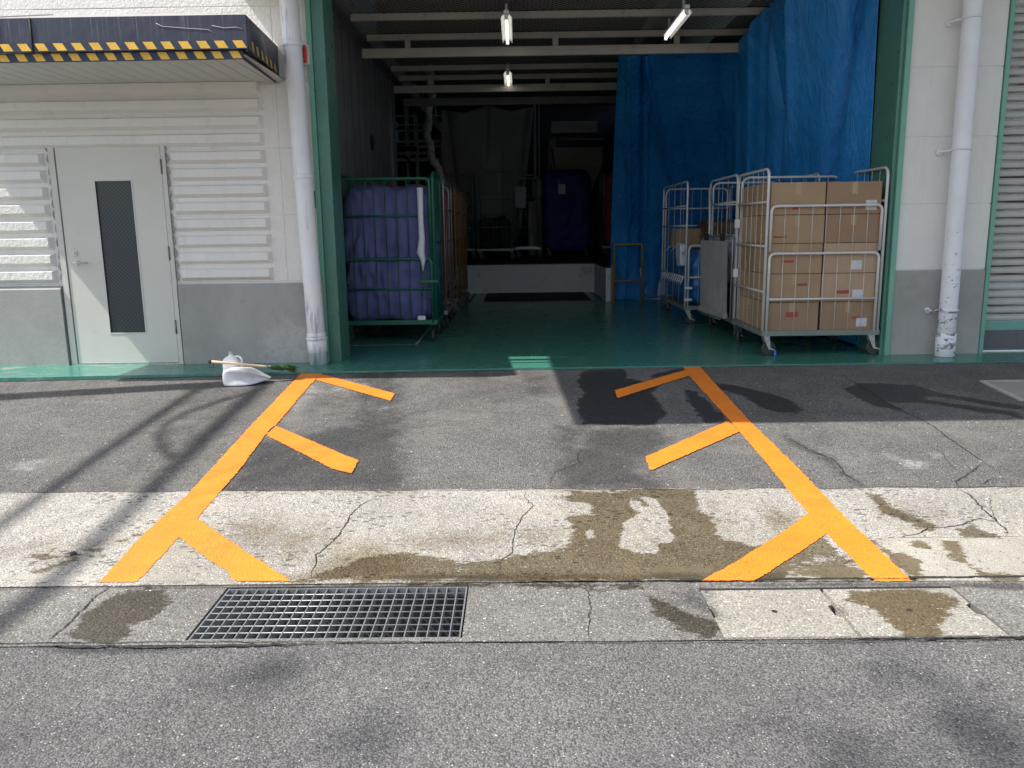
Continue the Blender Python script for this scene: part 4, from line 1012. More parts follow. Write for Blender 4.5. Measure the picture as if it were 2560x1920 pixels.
tarp('tarpaulin', [(2.74, 10.9, 3.42), (2.72, 10.2, 3.5), (2.74, 9.6, 3.6), (2.9, 8.95, 3.66), (3.2, 8.5, 3.70), (3.46, 8.33, 3.72)],
     [(3.44, 13.3, .03), (3.3, 12.0, .02), (3.25, 11, .02), (3.45, 10.2, .02), (3.47, 9.3, .02), (3.49, 8.33, .02)],
     [(.06, .05, 0, 1, .10, .02), (.25, .24, 0, 1, .08, .018), (.45, .40, .0, 1, .13, .022), (.47, .62, 0, .5, .06, .02), (.95, .66, 0, 1, .13, .03), (.66, .6, .0, .9, -.07, .05), (.55, .5, .3, 1, .05, .02), (.82, .85, .5, 1, -.05, .05), (.16, .17, .2, 1, -.05, .03), (.34, .33, 0, .8, -.06, .03)],
     'brighter blue tarpaulin sheet hung in long folds beside the right green post', zp=1.6, amp=.06, seed=8, nu=190)
tarp('plastic_sheet', [(-1.75, 20, 4.0), (-1.2, 20, 3.93), (-.65, 20, 4.08), (-.1, 20, 3.95), (.42, 20, 4.05)], [(-1.95, 20.6, 1.2), (-1.3, 20.4, .9), (-.6, 20.3, .8), (-.1, 20.3, .9), (.1, 20.2, 1.3)],
     [(.05, .22, 0, .8, .08, .03), (.5, .5, 0, .4, .05, .02), (.93, .85, 0, 1, .08, .03)], 'grey translucent plastic sheet hanging over the platform', nu=70, nv=60, zp=1, amp=.1, seed=21, mat=DRAPE, cat='plastic sheet', group=None)

# ------------------------------------------------------------------ wheeled cages
def caster(root, x, y, top, r=.062, rz=0, fork=ZINC, tag_blue=False):
    c, s = math.cos(rz), math.sin(rz)
    def T(p): return (x+p[0]*c-p[1]*s, y+p[0]*s+p[1]*c, p[2])
    m = MB(); off = .035
    pl_ = [(-.045, -.035), (.045, -.035), (.045, .035), (-.045, .035)]
    m.add([T((a, b_, top)) for a, b_ in pl_]+[T((a, b_, top-.006)) for a, b_ in pl_], [(0,1,2,3),(7,6,5,4),(0,4,5,1),(1,5,6,2),(2,6,7,3),(3,7,4,0)])
    for sy in (-.024, .021):
        q = [(-.035, top-.006), (.03, top-.006), (off+.012, r), (off, r-.014), (off-.014, r)]
        k = len(q); m.add([T((a, sy, z)) for a, z in q]+[T((a, sy+.003, z)) for a, z in q], [list(range(k)), list(range(2*k-1, k-1, -1))]+[(i, i+k, (i+1) % k+k, (i+1) % k) for i in range(k)])
    m.tube([T((off, -.03, r)), T((off, .03, r))], .007, 8)
    q = [(off-.02, r+.02), (off+.055, r-.012), (off+.06, r-.022), (off, r-.004)]
    m.add([T((a, -.031, z)) for a, z in q]+[T((a, -.027, z)) for a, z in q], [(0,1,2,3),(7,6,5,4),(0,4,5,1),(1,5,6,2),(2,6,7,3),(3,7,4,0)])
    f = m.build('caster', fork, root)
    m = MB(); n = 28; prof = [(r-.014, -.013), (r-.004, -.015), (r, -.008), (r, .008), (r-.004, .015), (r-.014, .013)]
    vs = []; fs = []
    for k in range(n):
        a = 2*math.pi*k/n
        for (rr, yy) in prof: vs.append(T((off+rr*math.cos(a), yy, r+rr*math.sin(a))))
    kk = len(prof)
    for k in range(n):
        for j in range(kk-1): fs.append((k*kk+j, k*kk+j+1, ((k+1) % n)*kk+j+1, ((k+1) % n)*kk+j))
    m.add(vs, fs, True); m.tube([T((off, -.006, r)), T((off, .006, r))], r-.013, 20)
    m.build('wheel', RUBBER, f)
    if tag_blue:
        m = MB(); m.add([T((off+.045, -.034, r-.01)), T((off+.06, -.036, r-.015)), T((off+.07, -.04, .008)), T((off+.05, -.045, .004)), T((off+.04, -.036, .01))], [(0,1,2,3,4)]); m.build('blue_tag', BLUEF, f)
def panel(root, name, a, c, z0, z1, mat, nwire=5, bars=(), rt=.0135, rw=.003, cr=.09, closed=True, barh=.012):
    """wire panel between the two ground points a and c"""
    a = Vector((a[0], a[1], 0)); c = Vector((c[0], c[1], 0)); d = (c-a); L = d.length; u = d/L
    P = lambda s, z: tuple(a+u*s+Vector((0, 0, z)))
    m = MB(); m.tube(bend([P(0, z0), P(0, z1), P(L, z1), P(L, z0)], cr), rt, 10)
    p = m.build(name, mat, root)
    m = MB()
    for z in bars:
        m.tube([P(0, z), P(L, z)], barh, 6)
    if bars: m.build('rail', mat, p)
    m = MB()
    for i in range(1, nwire+1): m.tube([P(L*i/(nwire+1), z0), P(L*i/(nwire+1), z1)], rw, 5)
    m.build('wires', mat, p); return p
def base(root, W, D, zb, mat, th=.05, deck=None):
    m = MB()
    m.box(0, 0, zb, W, .03, zb+th); m.box(0, D-.03, zb, W, D, zb+th); m.box(0, .03, zb, .03, D-.03, zb+th); m.box(W-.03, .03, zb, W, D-.03, zb+th)
    m.box(.03, .03, zb+th*.5, W-.03, D-.03, zb+th*.7); m.build('base', mat, root)
# front right white cage
Z0 = .19
WB = simple('grey_green_base', (.20, .23, .20), .5, .2, var=.15)
def cage(x, y, W, D, H, mat, label, group, sides='LRB', bars=(.55, 1.0, 1.45), nL=5, nB=8, gate=None, cast=((.06, .06), (-.06, .06), (.06, -.06), (-.06, -.06)), rz=0, basem=None, crz=(0, .2, .3, .1), r=.062, bt=False, z=0, rw=.003, rt=.0135, name='roll_cage', fork=ZINC, cat='roll cage'):
    o = empty(name, (x, y, z), rz, label, cat, group)
    base(o, W, D, 2*r+.06, basem or mat)
    zb = 2*r+.06
    if 'L' in sides: panel(o, 'side_panel', (.015, .02), (.015, D-.02), zb, H, mat, nL, bars, rt, rw)
    if 'R' in sides: panel(o, 'side_panel', (W-.015, .02), (W-.015, D-.02), zb, H, mat, nL, bars, rt, rw)
    if 'B' in sides: panel(o, 'back_panel', (.05, D-.015), (W-.05, D-.015), zb, H-.02, mat, nB, bars, rt, rw)
    if gate:
        for (gz0, gz1, gb) in gate: panel(o, 'front_gate', (.05, .012), (W-.05, .012), gz0, gz1, mat, nB, gb, rt, rw, cr=.06)
    for i, (cx_, cy_) in enumerate(cast):
        caster(o, cx_ if cx_ > 0 else W+cx_, cy_ if cy_ > 0 else D+cy_, zb, r, crz[i], fork, bt and i == 0)
    return o
GR = 'roll cages in the loading bay'
k1 = cage(2.33, 7.80, 1.13, 1.08, 1.76, CAGEW, 'white wire roll cage full of brown cartons, standing beside the right green post', GR, gate=((.2, .98, (.55,)), (1.0, 1.42, ())), nL=5, nB=7, bars=(.62, 1.05, 1.46), r=.07, basem=WB, crz=(.25, .1, .9, .1), bt=True)
for zz in (.7, 1.22):   # clips on the rear post
    m = MB(); m.bbox(-.012, 1.04, zz, .038, 1.09, zz+.09, .004); m.build('clip', PLASTW, k1)
k2 = cage(2.36, 9.0, .9, 1.3, 1.78, CAGEW, 'white wire roll cage with a grey slatted panel hung on its aisle side', GR, nL=2, nB=6, bars=(1.1, 1.5), r=.062, crz=(.5, .1, .6, .1), basem=WB)
k3 = cage(2.14, 10.55, 1.0, 1.75, 1.80, CAGEW, 'white wire roll cage with a laced blue vinyl liner, rearmost on the right', GR, nL=3, nB=6, bars=(.6, 1.25, 1.5), r=.062, gate=((.2, 1.0, (.6,)),), basem=WB)
# grey slatted panel with frame on k2
gp = empty('slatted_panel', (2.33, 9.02, .2), .09, label='grey slatted folding panel hanging on the side of the second white cage', cat='folding panel')
m = MB(); n = 34; rows = 16
G = np.array([[(-.03-.02*(i/rows)+.006*math.cos(j*math.pi), .0+.92*j/n, .08+.80*i/rows+.10*(j/n-.5)*0) for j in range(n+1)] for i in range(rows+1)])
m.grid(G, False); o = m.build('slats', GREYM, gp); sol = o.modifiers.new('t', 'SOLIDIFY'); sol.thickness = .008
m = MB(); m.tube(bend([(0, -.04, .02), (0, -.04, .93), (0, .98, .93), (0, .98, .0), (0, .3, .0)], .05), .013, 8); m.build('frame', CAGEZ, gp)
m = MB(); m.bbox(-.06, .0, .03, -.01, .95, .10, .01); m.build('edge_roll', simple('worn_grey_edge', (.33, .32, .3), .7, var=.3, vscale=20), gp)
for y in (.2, .75):
    m = MB(); m.bbox(-.05, y, .88, .0, y+.06, .96, .012); m.build('hook', BLACKM, gp)
# leaning post of the half open gate on k2
m = MB(); m.tube([(.0, 1.27, .24), (-.02, 1.12, 1.25), (.0, 1.27, 1.7)], .014, 8); m.build('gate_post', CAGEW, k2)
# blue liner with lacing in k3
def cloth_box(x0, y0, z0, x1, y1, z1, seed, amp=.03, n=22, quilt=0, rnd=.05):
    """closed soft box: six bulging, wrinkled faces welded into one skin"""
    r = np.random.default_rng(seed); ph = r.uniform(0, 6, 12); m = MB(); c = np.array([(x0+x1)/2, (y0+y1)/2, (z0+z1)/2]); h = np.array([(x1-x0)/2, (y1-y0)/2, (z1-z0)/2])
    t = np.linspace(-1, 1, n); A, B = np.meshgrid(t, t)
    for ax in range(3):
        for sg in (-1, 1):
            Q = np.zeros((n, n, 3)); o1, o2 = [k for k in range(3) if k != ax]
            Q[..., ax] = sg; Q[..., o1] = A; Q[..., o2] = B
            p = 7.0; nrm = (np.abs(Q)**p).sum(-1)**(1/p); Q = Q/nrm[..., None]
            W = c+Q*h; X, Y, Z = W[..., 0], W[..., 1], W[..., 2]
            d = amp*(.6*np.sin(9*X+3*Z+ph[0])*np.sin(5*Z+4*Y+ph[1])+.35*np.sin(17*X-11*Z+ph[2]+2*np.sin(6*Z))+.25*np.sin(31*Z+13*X+9*Y+ph[3])+.2*np.sin(23*(Y+Z)+ph[4]))
            if quilt: d = d*.75+amp*.75*np.abs(np.sin((X+Y+.018*np.sin(7*Z+3*X)+.02*np.sin(3*Z+9*X))*math.pi/quilt))*(.5+.5*np.abs(np.sin(4.1*Z+5*X)))+amp*.5*np.sin(14*Z-22*X+3*np.sin(5*X))*np.exp(-((Z-.85)/.35)**2)
            dirv = Q*h/np.linalg.norm(Q*h, axis=-1)[..., None]
            m.grid(W+dirv*d[..., None], True, flip=(sg < 0) ^ (ax == 1))
    return m
ln = tag(cloth_box(.05, .05, .22, .93, 1.68, .93, 5, .02).build('liner_bag', BLUEL, None), 'blue vinyl bag laced inside the rearmost white cage', 'liner bag'); ln.location = (2.14, 10.55, 0)
m = MB()
for i in range(11):
    y = .12+i*.14; m.tube([(.005, y, .60), (-.02, y+.02, .53), (-.015, y+.06, .50), (-.01, y+.09, .54)], .008, 5)
for y in (.05, .45, .85, 1.25): m.tube([(.03, y, .97), (.0, y+.12, .90)], .007, 5)
for z in (.3, .45): m.bbox(.0, -.02, z, .1, .02, z+.03, .004)
m.build('lacing', WHITEC, ln)
o = tag(cloth_box(2.10, 10.72, .72, 2.22, 11.0, 1.04, 9, .02).build('plastic_bag', POLY), 'crumpled white plastic bag hanging on the blue laced liner', 'plastic bag')
o = tag(cloth_box(2.36, 9.3, .55, 3.15, 10.2, 1.12, 12, .05).build('plastic_bag', POLY), 'large milky plastic bag bulging in the second white cage', 'plastic bag')
o = tag(cloth_box(2.36, 9.1, .24, 3.15, 10.2, .60, 14, .04).build('cloth_sack', BLUED), 'dark blue sack at the bottom of the second white cage', 'sack')
o = tag(cloth_box(2.55, 10.9, 1.10, 3.05, 11.9, 1.32, 15, .04).build('cloth_sack', BROWNP), 'shiny brown sack lying above the blue laced liner', 'sack')
o = tag(cloth_box(2.55, 10.9, .93, 3.05, 11.9, 1.10, 16, .03).build('cloth_sack', BROWNP), 'flat brown sack under the shiny brown one', 'sack')
CARDS = [CARD, simple('pale_cardboard', (.43, .30, .19), .8, var=.1, vscale=3), simple('dull_cardboard', (.31, .20, .12), .8, var=.14, vscale=3)]
# cartons
def carton(x, y, z, w_, d_, h_, label, group='cartons packed in the white roll cage', rz=0, prints=True):
    o = empty('carton', (x, y, z), rz, label, 'carton', group)
    m = MB(); m.bbox(0, 0, 0, w_, d_, h_, .004); m.build('box', random.choice(CARDS), o)
    m = MB(); m.box(-.0015, d_/2-.025, h_*.0+.002, 0, d_/2+.025, h_*.35); m.box(w_/2-.025, -.0015, h_*.62, w_/2+.025, 0, h_-.002); m.box(-.001, d_/2-.025, h_+.0, w_, d_/2+.025, h_+.0015); m.build('tape', CARDT, o)
    if prints and random.random() < .3:
        m = MB(); a_x = random.uniform(.5, .72); m.box(w_*a_x, -.0022, h_*.12, w_*(a_x+.2), -.0006, h_*.42); m.build('paper_label', simple('dull_label', (.55, .55, .56), .7), o)
    if prints and random.random() < .7:
        m = MB()
        for k in range(4): m.box(-.002, d_*.12, h_*(.25+.13*k), -.0005, d_*.2, h_*(.32+.13*k))
        a_x = random.uniform(.06, .6); a_z = random.uniform(.15, .6); m.box(w_*a_x, -.002, h_*a_z, w_*(a_x+random.uniform(.08, .25)), -.0005, h_*(a_z+random.uniform(.06, .2))); m.build('print_mark', CARDP, o)
    return o
rown = ['bottom', 'second lowest', 'middle', 'second highest', 'top']; hrow = [.275, .27, .285, .265, .30]
z = .245
for r_i in range(5):
    for ci, nmx in enumerate(('left', 'right')):
        j = random.uniform(-.006, .006)
        carton(2.33+.045+ci*.525+j, 7.80+.04, z, .51, .49, hrow[r_i]-.004, f'brown carton in the {rown[r_i]} row, front {nmx} of the stack in the white cage', rz=random.uniform(-.01, .01))
    carton(2.33+.045+random.uniform(-.004, .004), 7.80+.545, z, .51, .49, hrow[r_i]-.004, f'brown carton in the {rown[r_i]} row, rear left of the stack in the white cage')
    z += hrow[r_i]
carton(2.2, 11.55, .95, .55, .45, .26, 'brown carton with a pale blue strap above the blue laced liner', None)
c_st = [o for o in COL.objects if o.get('label', '').startswith('brown carton with a pale blue')][0]
m = MB(); m.box(-.004, .2, .001, -.0025, .24, .259); m.build('strap', simple('pale_blue_strap', (.45, .6, .75), .5), c_st)

# left: green cage with purple quilt
g1 = cage(-1.99, 9.15, 1.08, .85, 1.86, CAGEG, 'green wire roll cage holding a purple quilted bag, just inside the left post', GR, nL=4, nB=7, bars=(.55, 1.1), r=.07, rw=.006, rt=.017, gate=((.22, .93, (.60,)), (.95, 1.80, (1.40,))), crz=(1.3, 1.57, 1.3, 1.57), fork=CAGEG)
for xa, xb in ((-.03, .16), (.9, 1.1)):
    m = MB(); m.bbox(xa, -.012, .665, xb, -.002, .70, .003); m.build('latch', CAGEG, g1)
m = MB(); m.tube(bend([(.93, -.005, .93), (.97, -.008, .75), (.94, -.008, .52), (1.03, -.005, .50)], .04), .009, 6); m.build('latch_hook', CAGEG, g1)
qb = tag(cloth_box(-1.95, 9.19, .23, -.95, 9.95, 1.72, 31, .030, n=60, quilt=.13).build('quilted_bag', PURPLE), 'purple quilted bag standing inside the green roll cage', 'quilted bag')
ws = MB(); pts = [(-1.06, 9.15, 1.7), (-1.06, 9.145, 1.35), (-1.055, 9.14, 1.15), (-1.075, 9.14, 1.0), (-1.05, 9.14, .92), (-1.055, 9.14, .8)]
ws.tube(pts, [.035, .03, .035, .045, .03, .006], 8); tag(ws.build('white_strap', WHITEC), 'knotted white cloth strap hanging down the front of the green cage', 'cloth strap')
o = tag(cloth_box(-1.13, 9.13, .25, -1.04, 9.15, .30, 33, .004, n=8).build('white_rag', WHITEC), 'small white rag at the lower corner of the green cage', 'rag')
c5_ = cage(-1.9, 10.35, 1.0, 1.25, 1.85, CAGEZ, 'galvanised roll cage with a red-brown cover, directly behind the green cage', GR, nL=3, nB=5, bars=(.6, 1.1, 1.5), crz=(0, 1.2, 0, 1.2), fork=DARKF)
tag(cloth_box(-1.86, 10.4, .25, -.97, 11.5, 1.8, 41, .03).build('cage_cover', REDC), 'red-brown cloth cover filling the cage behind the green cage', 'cage cover')
c6_ = cage(-1.9, 12.2, 1.0, 1.1, 1.85, CAGEB, 'brown painted roll cage with a red cover, third in the row on the left', GR, fork=DARKF, nL=3, nB=5, bars=(.6, 1.1, 1.5))
tag(cloth_box(-1.86, 12.25, .25, -.98, 13.2, 1.8, 43, .03).build('cage_cover', REDC), 'red cloth cover in the brown cage, third in the left row', 'cage cover')
c7_ = cage(-1.9, 14.0, .98, 1.1, 1.85, CAGEB, 'empty brown roll cage, the last of the row on the left', GR, fork=DARKF, nL=3, nB=5, bars=(.6, 1.1, 1.5))

# things on the platform
ZP = .576
cage(-1.95, 18.6, 1.0, .9, 1.9, CAGED, 'dark roll cage at the left on the platform with a green bag in it', GR, z=ZP, fork=DARKF, nL=3, nB=6, gate=((.2, 1.85, (.7, 1.25)),))
cage(-.9, 18.3, .82, .9, 1.95, CAGED, 'dark roll cage on the platform with its front gate raised, in the middle', GR, z=ZP, fork=DARKF, nL=4, nB=6, gate=((.2, 1.9, (.7, 1.3)),))
cage(-.06, 19.4, .6, .9, 1.95, CAGEZ, 'pale galvanised roll cage on the platform left of the blue draped one', GR, z=ZP, fork=DARKF, nL=3, nB=4, gate=((.2, 1.8, (.7, 1.25)),))
tag(cloth_box(-1.9, 18.7, ZP+.22, -1.0, 19.4, ZP+.75, 51, .06).build('cloth_sack', simple('green_sack', (.03, .12, .07), .7, var=.2)), 'crumpled green sack in the dark cage on the platform', 'sack')
tag(cloth_box(-.85, 18.4, ZP+.22, -.15, 19.1, ZP+.9, 52, .07).build('cloth_sack', BLACKM), 'black sack in the middle cage on the platform', 'sack')
m = MB(); m.add([(-.05, 19.33, ZP+1.15), (.2, 19.33, ZP+1.13), (.22, 19.33, ZP+1.6), (-.03, 19.33, ZP+1.63)], [(0,1,2,3)])
o = m.build('paper_notice', simple('grey_paper', (.45, .46, .5), .7)); sol = o.modifiers.new('t', 'SOLIDIFY'); sol.thickness = .002; tag(o, 'blank grey paper sheet hung on the pale cage on the platform', 'paper sheet')
bd = empty('draped_cage', (.62, 19.8, ZP), label='roll cage hidden under a dark blue cloth cover with a small paper tag', cat='covered cage', group=GR)
cb = cloth_box(0, 0, .12, 1.15, .9, 2.02, 61, .035, n=34); cb.build('cover', BLUED, bd)
m = MB(); m.box(.36, -.06, 1.45, .52, -.052, 1.68); m.tube([(.38, -.056, 1.68), (.36, -.056, 1.8), (.42, -.056, 1.7)], .008, 5); m.build('paper_tag', WHITEC, bd)
for x in (.12, 1.0): caster(bd, x, .1, .2, .06, fork=DARKF)
rc = cage(2.02, 19.7, .9, .9, 1.95, CAGEZ, 'roll cage with a red cover at the edge of the blue tarpaulin on the platform', GR, z=ZP, fork=DARKF, nL=2, nB=3, gate=((.2, 1.9, (.75, 1.3)),))
tag(cloth_box(2.06, 19.75, ZP+.22, 2.85, 20.5, ZP+1.9, 63, .03).build('cage_cover', simple('dull_red_cover', (.42, .05, .045), .7, var=.15)), 'dull red cloth cover half hidden behind the blue tarpaulin', 'cage cover')
# chute, pole and panels behind
ch = empty('hopper_chute', (.9, 22, 2.0), label='beige tapering chute hanging at the back right of the bay', cat='chute')
m = MB(); x0, x1 = .05, 1.35
m.add([(x0,0,1.3),(x1,0,1.3),(x1,.9,1.3),(x0,.9,1.3),(x0+.05,0,.9),(x1,0,.9),(x1,.9,.9),(x0+.05,.9,.9),(x0+.15,.2,-.3),(x1-.45,.2,-.3),(x1-.45,.8,-.3),(x0+.15,.8,-.3)],
      [(0,1,2,3),(0,4,5,1),(1,5,6,2),(2,6,7,3),(3,7,4,0),(4,8,9,5),(5,9,10,6),(6,10,11,7),(7,11,8,4)]); m.build('hopper', CHUTE, ch)
m = MB(); m.bbox(.0, -.05, 1.65, 1.2, .6, 1.95, .01); m.tube([(-.1, -.1, 1.5), (1.4, -.1, 1.48)], .02, 8); m.build('top_box', CHUTE, ch)
m = MB(); m.tube([(-.05, 0, 1.3), (-.03, 0, -.3)], .05, 6); m.tube([(.0, 0, 1.2), (.2, 0, -.3)], .03, 6); m.build('strut', CHUTE, ch)
po = MB(); po.tube([(.45, 20.4, ZP), (.45, 20.4, 4.2)], .03, 10); po.tube([(.55, 20.4, ZP), (.55, 20.4, 4.2)], .02, 10); tag(po.build('steel_pole', BEAMM), 'pair of thin steel poles beside the plastic sheet', 'pole')
bp = MB(); bp.bbox(.35, 20.1, 1.95, .72, 20.35, 2.4, .03); tag(bp.build('control_box', simple('teal_box', (.05, .12, .13), .5)), 'dark teal control box on the poles left of the draped cage', 'control box')
sb = MB(); sb.bbox(.27, 20.5, ZP, .62, 20.9, 1.9, .02); tag(sb.build('white_cabinet', simple('grey_cabinet', (.3, .3, .3), .5)), 'narrow grey cabinet between the pale cage and the blue draped cage', 'cabinet')
sg = MB(); sg.bbox(1.0, 25.9, 3.5, 1.22, 25.96, 3.9, .01); tag(sg.build('wall_switch', simple('pale_switch', (.4, .4, .4), .5)), 'small pale switch box on the dark wall left of the chute', 'switch box')
# silver duct
dm = MB(); pts = []
for i in range(60):
    t = i/59; z_ = 4.6-2.45*t; x_ = -1.83+.05*math.sin(t*9)+.02*math.sin(t*31)+(.45*max(0, t-.72)**1.3*3 if t > .72 else 0); pts.append((x_, 18.0, z_))
dm.tube(pts, [.085+.010*math.sin(i*1.9)+.006*math.sin(i*.7) for i in range(60)], 14); tag(dm.build('foil_duct', FOIL), 'crinkled silver foil duct hanging in front of the mezzanine rails', 'duct')
# mezzanine at the back left
mz = empty('mezzanine', (-4, 21, 0), label='grey steel mezzanine with thin railings at the back left of the bay', cat='mezzanine')
def mzp(mb, name, mat): o = mb.build(name, mat, mz); o.location = (4, -21, 0); return o
GB = simple('grey_green_steel', (.50, .54, .50), .5, .2, var=.15)
m = MB()
for (ya, yb) in ((350, 357), (363, 370), (379, 386), (395, 403)):
    z1 = on_y(1020, ya, 21)[2]; z0 = on_y(1020, yb, 21)[2]; m.box(-5.9, 21, z0, -1.8, 21.1, z1)
mzp(m, 'beam', GB)
m = MB()
for ya in (290, 312, 325.5, 328): m.tube([(-5.8, 21, on_y(1020, ya, 21)[2]), (-1.8, 21, on_y(1020, ya, 21)[2])], .014, 6)
for xx in (985, 1013, 1035, 1060, 1090): m.tube([(on_y(xx, 300, 21)[0], 21, on_y(xx, 352, 21)[2]), (on_y(xx, 300, 21)[0], 21, 4.6)], .014, 6)
mzp(m, 'railing', simple('pale_rail', (.8, .82, .82), .45, .3))
m = MB()
for xx in (1014, 1037): m.box(on_y(xx, 300, 21)[0]-.04, 21.2, .5, on_y(xx, 300, 21)[0]+.04, 21.3, 4.8)
mzp(m, 'column', GB)
m = MB(); m.bbox(-2.9, 19.2, 3.05, -2.3, 19.6, 3.12, .01); m.tube(bend([(-2.8, 19.2, 3.1), (-2.75, 19.2, 2.9), (-2.45, 19.2, 2.85), (-2.4, 19.2, 2.2)], .08), .03, 6); tag(m.build('conveyor_end', BLACKM), 'black conveyor frame end by the mezzanine at the back left', 'conveyor')
cx0, cz0 = on_y(981, 322, 15.5)[0], on_y(981, 322, 15.5)[2]; cx1, cz1 = on_y(993, 302, 15.5)[0], on_y(993, 302, 15.5)[2]
cbx = empty('wall_cabinet', (cx0, 15.5, cz0-.18), label='small light blue box with a white tag at the end of the dark inner wall', cat='wall box')
m = MB(); m.bbox(0, 0, .2, cx1-cx0, .1, cz1-cz0+.18, .02); m.build('upper_box', CYAN, cbx)
m = MB(); m.box(.035, .02, -.05, cx1-cx0, .1, .17); m.build('lower_box', CYAN, cbx)
m = MB(); m.tube(bend([(.01, 0, .12), (.05, 0, .12), (.05, 0, -.04), (.01, 0, -.02), (.01, 0, .12)], .01), .007, 5); m.build('handle', WHITEC, cbx)

# ------------------------------------------------------------------ jug, dustpan and hand brush
jp = on_ap(520, 965); yb_ = 6.98; zb_ = ap_z(yb_)+.004
X_ = lambda px, py, Y=7.0: on_y(px, py, Y)[0]
dp = empty('dustpan', (X_(559, 950, 6.9), 6.86, ap_z(6.86)+.002), label='greyish white scoop cut from a plastic can, on the asphalt below the plinth', cat='dustpan')
prof = [(0.0, 0.01), (-.008, .06), (-.003, .15), (.012, .175), (.14, .178), (.20, .172), (.235, .158), (.29, .122), (.345, .085), (.385, .062), (.375, .054), (.31, .030), (.235, .002), (.02, .0)]
m = MB()
def rnd_prism(prof, y0, y1, steps=6, fr=.02, skew=0.0):
    n = len(prof); cx_ = sum(p[0] for p in prof)/n; cz_ = sum(p[1] for p in prof)/n; rings = []
    ys = [(y0, .88), (y0+fr*.3, .95), (y0+fr, 1.0), ((y0+y1)/2, 1.0), (y1-fr, 1.0), (y1-fr*.3, .95), (y1, .88)]
    vs = []
    for y, s_ in ys:
        for (px, pz) in prof:
            f = max(0, (px-.22)/.15); yy = y+(skew*f if y < (y0+y1)/2 else 0)
            vs.append((cx_+(px-cx_)*s_, yy, max(0, cz_+(pz-cz_)*s_)))
    fs = [list(range(n)), list(range(len(vs)-1, len(vs)-n-1, -1))]
    for i in range(len(ys)-1):
        for k in range(n): fs.append((i*n+k, (i+1)*n+k, (i+1)*n+(k+1) % n, i*n+(k+1) % n))
    return vs, fs
vs, fs = rnd_prism(prof, 0, .19, fr=.03, skew=.10); m.add(vs, fs, True)
o = m.build('scoop', PLASTG, dp); sub = o.modifiers.new('s', 'SUBSURF'); sub.levels = 2; sub.render_levels = 2
m = MB(); m.tube([(.02, .012, .172), (.06, .008, .178), (.15, .008, .180), (.22, .02, .166), (.29, .05, .122), (.375, .10, .064)], .0035, 6); m.build('rim', PLASTW, dp); dp.scale = (1, 1, .84)
jg = empty('plastic_jug', (X_(580, 930, 7.12), 7.13, ap_z(7.13)), label='white plastic jug with a handle and grey cap, standing behind the scoop', cat='jug')
m = MB(); nz = 14
def jring(w0, w1, d_, z, n=24):
    out = []
    for k in range(n):
        a = 2*math.pi*k/n; ca, sa = math.cos(a), math.sin(a); p = 4
        rr = (abs(ca)**p+abs(sa)**p)**(-1/p); x = rr*ca; x = x*(w1 if x > 0 else w0); out.append((x, rr*sa*d_, z))
    return out
rings = [jring(.078, .075, .055, 0), jring(.085, .082, .06, .01), jring(.085, .082, .06, .20), jring(.083, .08, .06, .225), jring(.074, .066, .055, .252), jring(.055, .046, .045, .275), jring(.03, .028, .03, .29), jring(.022, .022, .022, .298), jring(.02, .02, .02, .315)]
vs = [p for r_ in rings for p in r_]; n = 24
m.add(vs, [list(range(n))[::-1]]+[(i*n+k, i*n+(k+1) % n, (i+1)*n+(k+1) % n, (i+1)*n+k) for i in range(len(rings)-1) for k in range(n)], True); m.build('body', PLASTW, jg)
m = MB(); m.tube(bend([(.02, 0, .285), (.085, 0, .285), (.105, 0, .25), (.10, 0, .13), (.07, 0, .12)], .03), .0125, 10); m.build('handle', PLASTW, jg)
m = MB(); m.lathe([(0, .345), (.021, .345), (.023, .34), (.023, .312), (.021, .31)], n=20); m.build('cap', simple('grey_cap', (.45, .46, .46), .5), jg); jg.scale = (.88, .88, .72)
p0 = Vector(on_y(528, 904, 6.90)); p1 = Vector(on_y(672, 917, 7.02))
bz = min(p0.z, p1.z)-.03
hb = empty('hand_broom', (p0.x, p0.y, p0.z), label='short wooden hand broom with green bristles lying across the scoop', cat='hand broom')
V0 = lambda v: tuple(Vector(v)-p0)
m = MB(); m.tube([V0(p0+(p1-p0)*t) for t in (0, .3, .6, .9, 1)], [.012, .012, .011, .010, .009], 10); m.build('shaft', WOOD, hb)
m = MB(); d_ = (p1-p0).normalized(); e1 = p1+d_*.13; m.tube([V0(p1-d_*.01), V0(p1+d_*.02), V0(e1)], [.012, .02, .024], 8); m.build('head', simple('dark_green_head', (.01, .05, .01), .5), hb)
m = MB()
for i in range(170):
    t = random.random(); s0 = p1+d_*(.09+.05*t)+Vector((0, random.uniform(-.02, .02), .004+random.uniform(-.01, .016))); e_ = s0+d_*random.uniform(.06, .12)+Vector((0, random.uniform(-.03, .03), random.uniform(-.03, .02)))
    m.tube([V0(s0), V0(e_)], .0016, 3)
m.build('bristles', BRIST, hb)
m = MB(); m.lathe([(0, -.016), (.012, -.012), (.017, 0), (.012, .012), (0, .016)], n=14); o = m.build('end_knob', BLACKM, hb); o.location = (-.008, 0, 0)
m = MB(); m.tube(bend([(-.015, 0, -.012), (-.02, 0, -.045), (.0, 0, -.06), (.022, 0, -.045), (.012, 0, -.01)], .015), .0018, 5); m.tube([(.022, 0, -.04), (.04, 0, -.055)], .0018, 4); m.build('hanging_loop', BLACKM, hb)
# small stone on the concrete
sp = on_ap(183, 1388); st = MB(); vs = []
st.lathe([(0, .0), (.014, .002), (.017, .008), (.012, .015), (0, .018)], n=9); o = st.build('pebble', simple('brown_stone', (.09, .06, .04), .8)); o.location = (sp[0], sp[1], sp[2]+.003); o.scale = (1.1, .8, 1)
tag(o, 'small brown pebble on the pale concrete at the left', 'pebble')

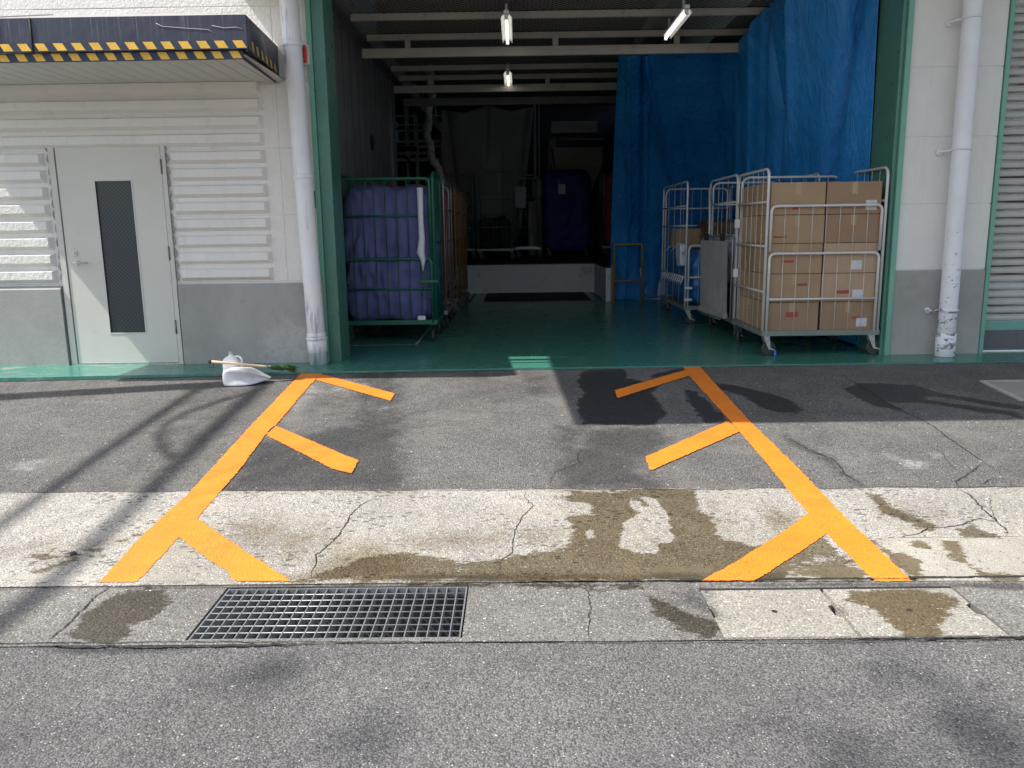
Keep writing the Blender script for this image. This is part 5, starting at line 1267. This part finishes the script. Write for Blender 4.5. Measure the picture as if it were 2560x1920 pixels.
# ------------------------------------------------------------------ overhead cables and a tree beyond the picture: they throw the soft shadows
CABM = simple('cable_black', (.02, .02, .02), .6)
def cable(name, pts, h_, r_, label):
    P = [up(p, h_) for p in pts]; a = np.array(P[0]); c_ = np.array(P[-1])
    m = MB(); m.tube(P, r_, 8); return tag(m.build(name, CABM), label, 'overhead cable', 'overhead cables above the apron')
XA = [(on_ap(300, 1110)[0], y, ap_z(y)) for y in np.linspace(-3, 7.0, 12)]
cable('overhead_cable', [(-2.76+.03*math.sin(y), y, ap_z(y)) for x, y, z in XA], 9.0, .05, 'thick black cable high above the apron, nearer the road side, outside the picture')
cable('overhead_cable', [(on_ap(250, 1340)[0]+.04*math.sin(y*.7), y, ap_z(y)) for x, y, z in XA], 8.4, .062, 'thick black cable high above the apron, second one, outside the picture')
lp = [on_ap(*c1(*q)) for q in ((1580,265),(1400,320),(1200,390),(1070,460),(1020,540),(1050,620),(1120,700))]
cable('overhead_cable', lp, 8.0, .03, 'looped thin black cable high above the apron, outside the picture')
LEAF = simple('leaf_green', (.05, .09, .03), .6, var=.3); BARK = simple('tree_bark', (.10, .08, .06), .9)
targets = [(on_g(*c5(1125,470)), .11), (on_g(*c5(1560,760)), .11), (on_g(*c6(1450,850)), .14), (on_g(*c6(2000,700)), .12), (on_g(*c6(2110,800)), .17), (on_g(*c6(1700,500)), .14), (on_g(*c6(2200,880)), .18), (on_ap(1333, 945), .10), (on_ap(1345, 975), .12)]
tr = empty('street_tree', (-14.5, -3.5, ZG), label='thin branched tree standing to the left of the camera, outside the picture', cat='tree')
tb = MB(); tb.tube([(0, 0, 0), (.1, .1, 3), (.5, .4, 6), (1.2, .8, 9)], [.2, .16, .11, .06], 10)
lf = MB(); RT = Vector(tr.location)
for (g_, rad) in targets:
    h_ = 12.0; c_ = Vector(up(g_, h_))-RT; tb.tube([(.8, .6, 7.5), tuple(Vector((.8, .6, 7.5)).lerp(c_, .5)+Vector((0, 0, .5))), tuple(c_)], [.014, .01, .006], 6)
    for k in range(int(95*rad/.2)):
        v = Vector((random.gauss(0, rad*.55), random.gauss(0, rad*.8), random.gauss(0, rad*.5))); a = Vector((random.uniform(-1, 1), random.uniform(-1, 1), random.uniform(-.5, .5))).normalized()*.028; b_ = a.cross(Vector((random.uniform(-1, 1), random.uniform(-1, 1), 1))).normalized()*.016
        if rad < .4: lf.add([c_+v-a, c_+v+b_, c_+v+a, c_+v-b_], [(0, 1, 2, 3)])
tb.build('trunk', BARK, tr); lf.build('crown', LEAF, tr)
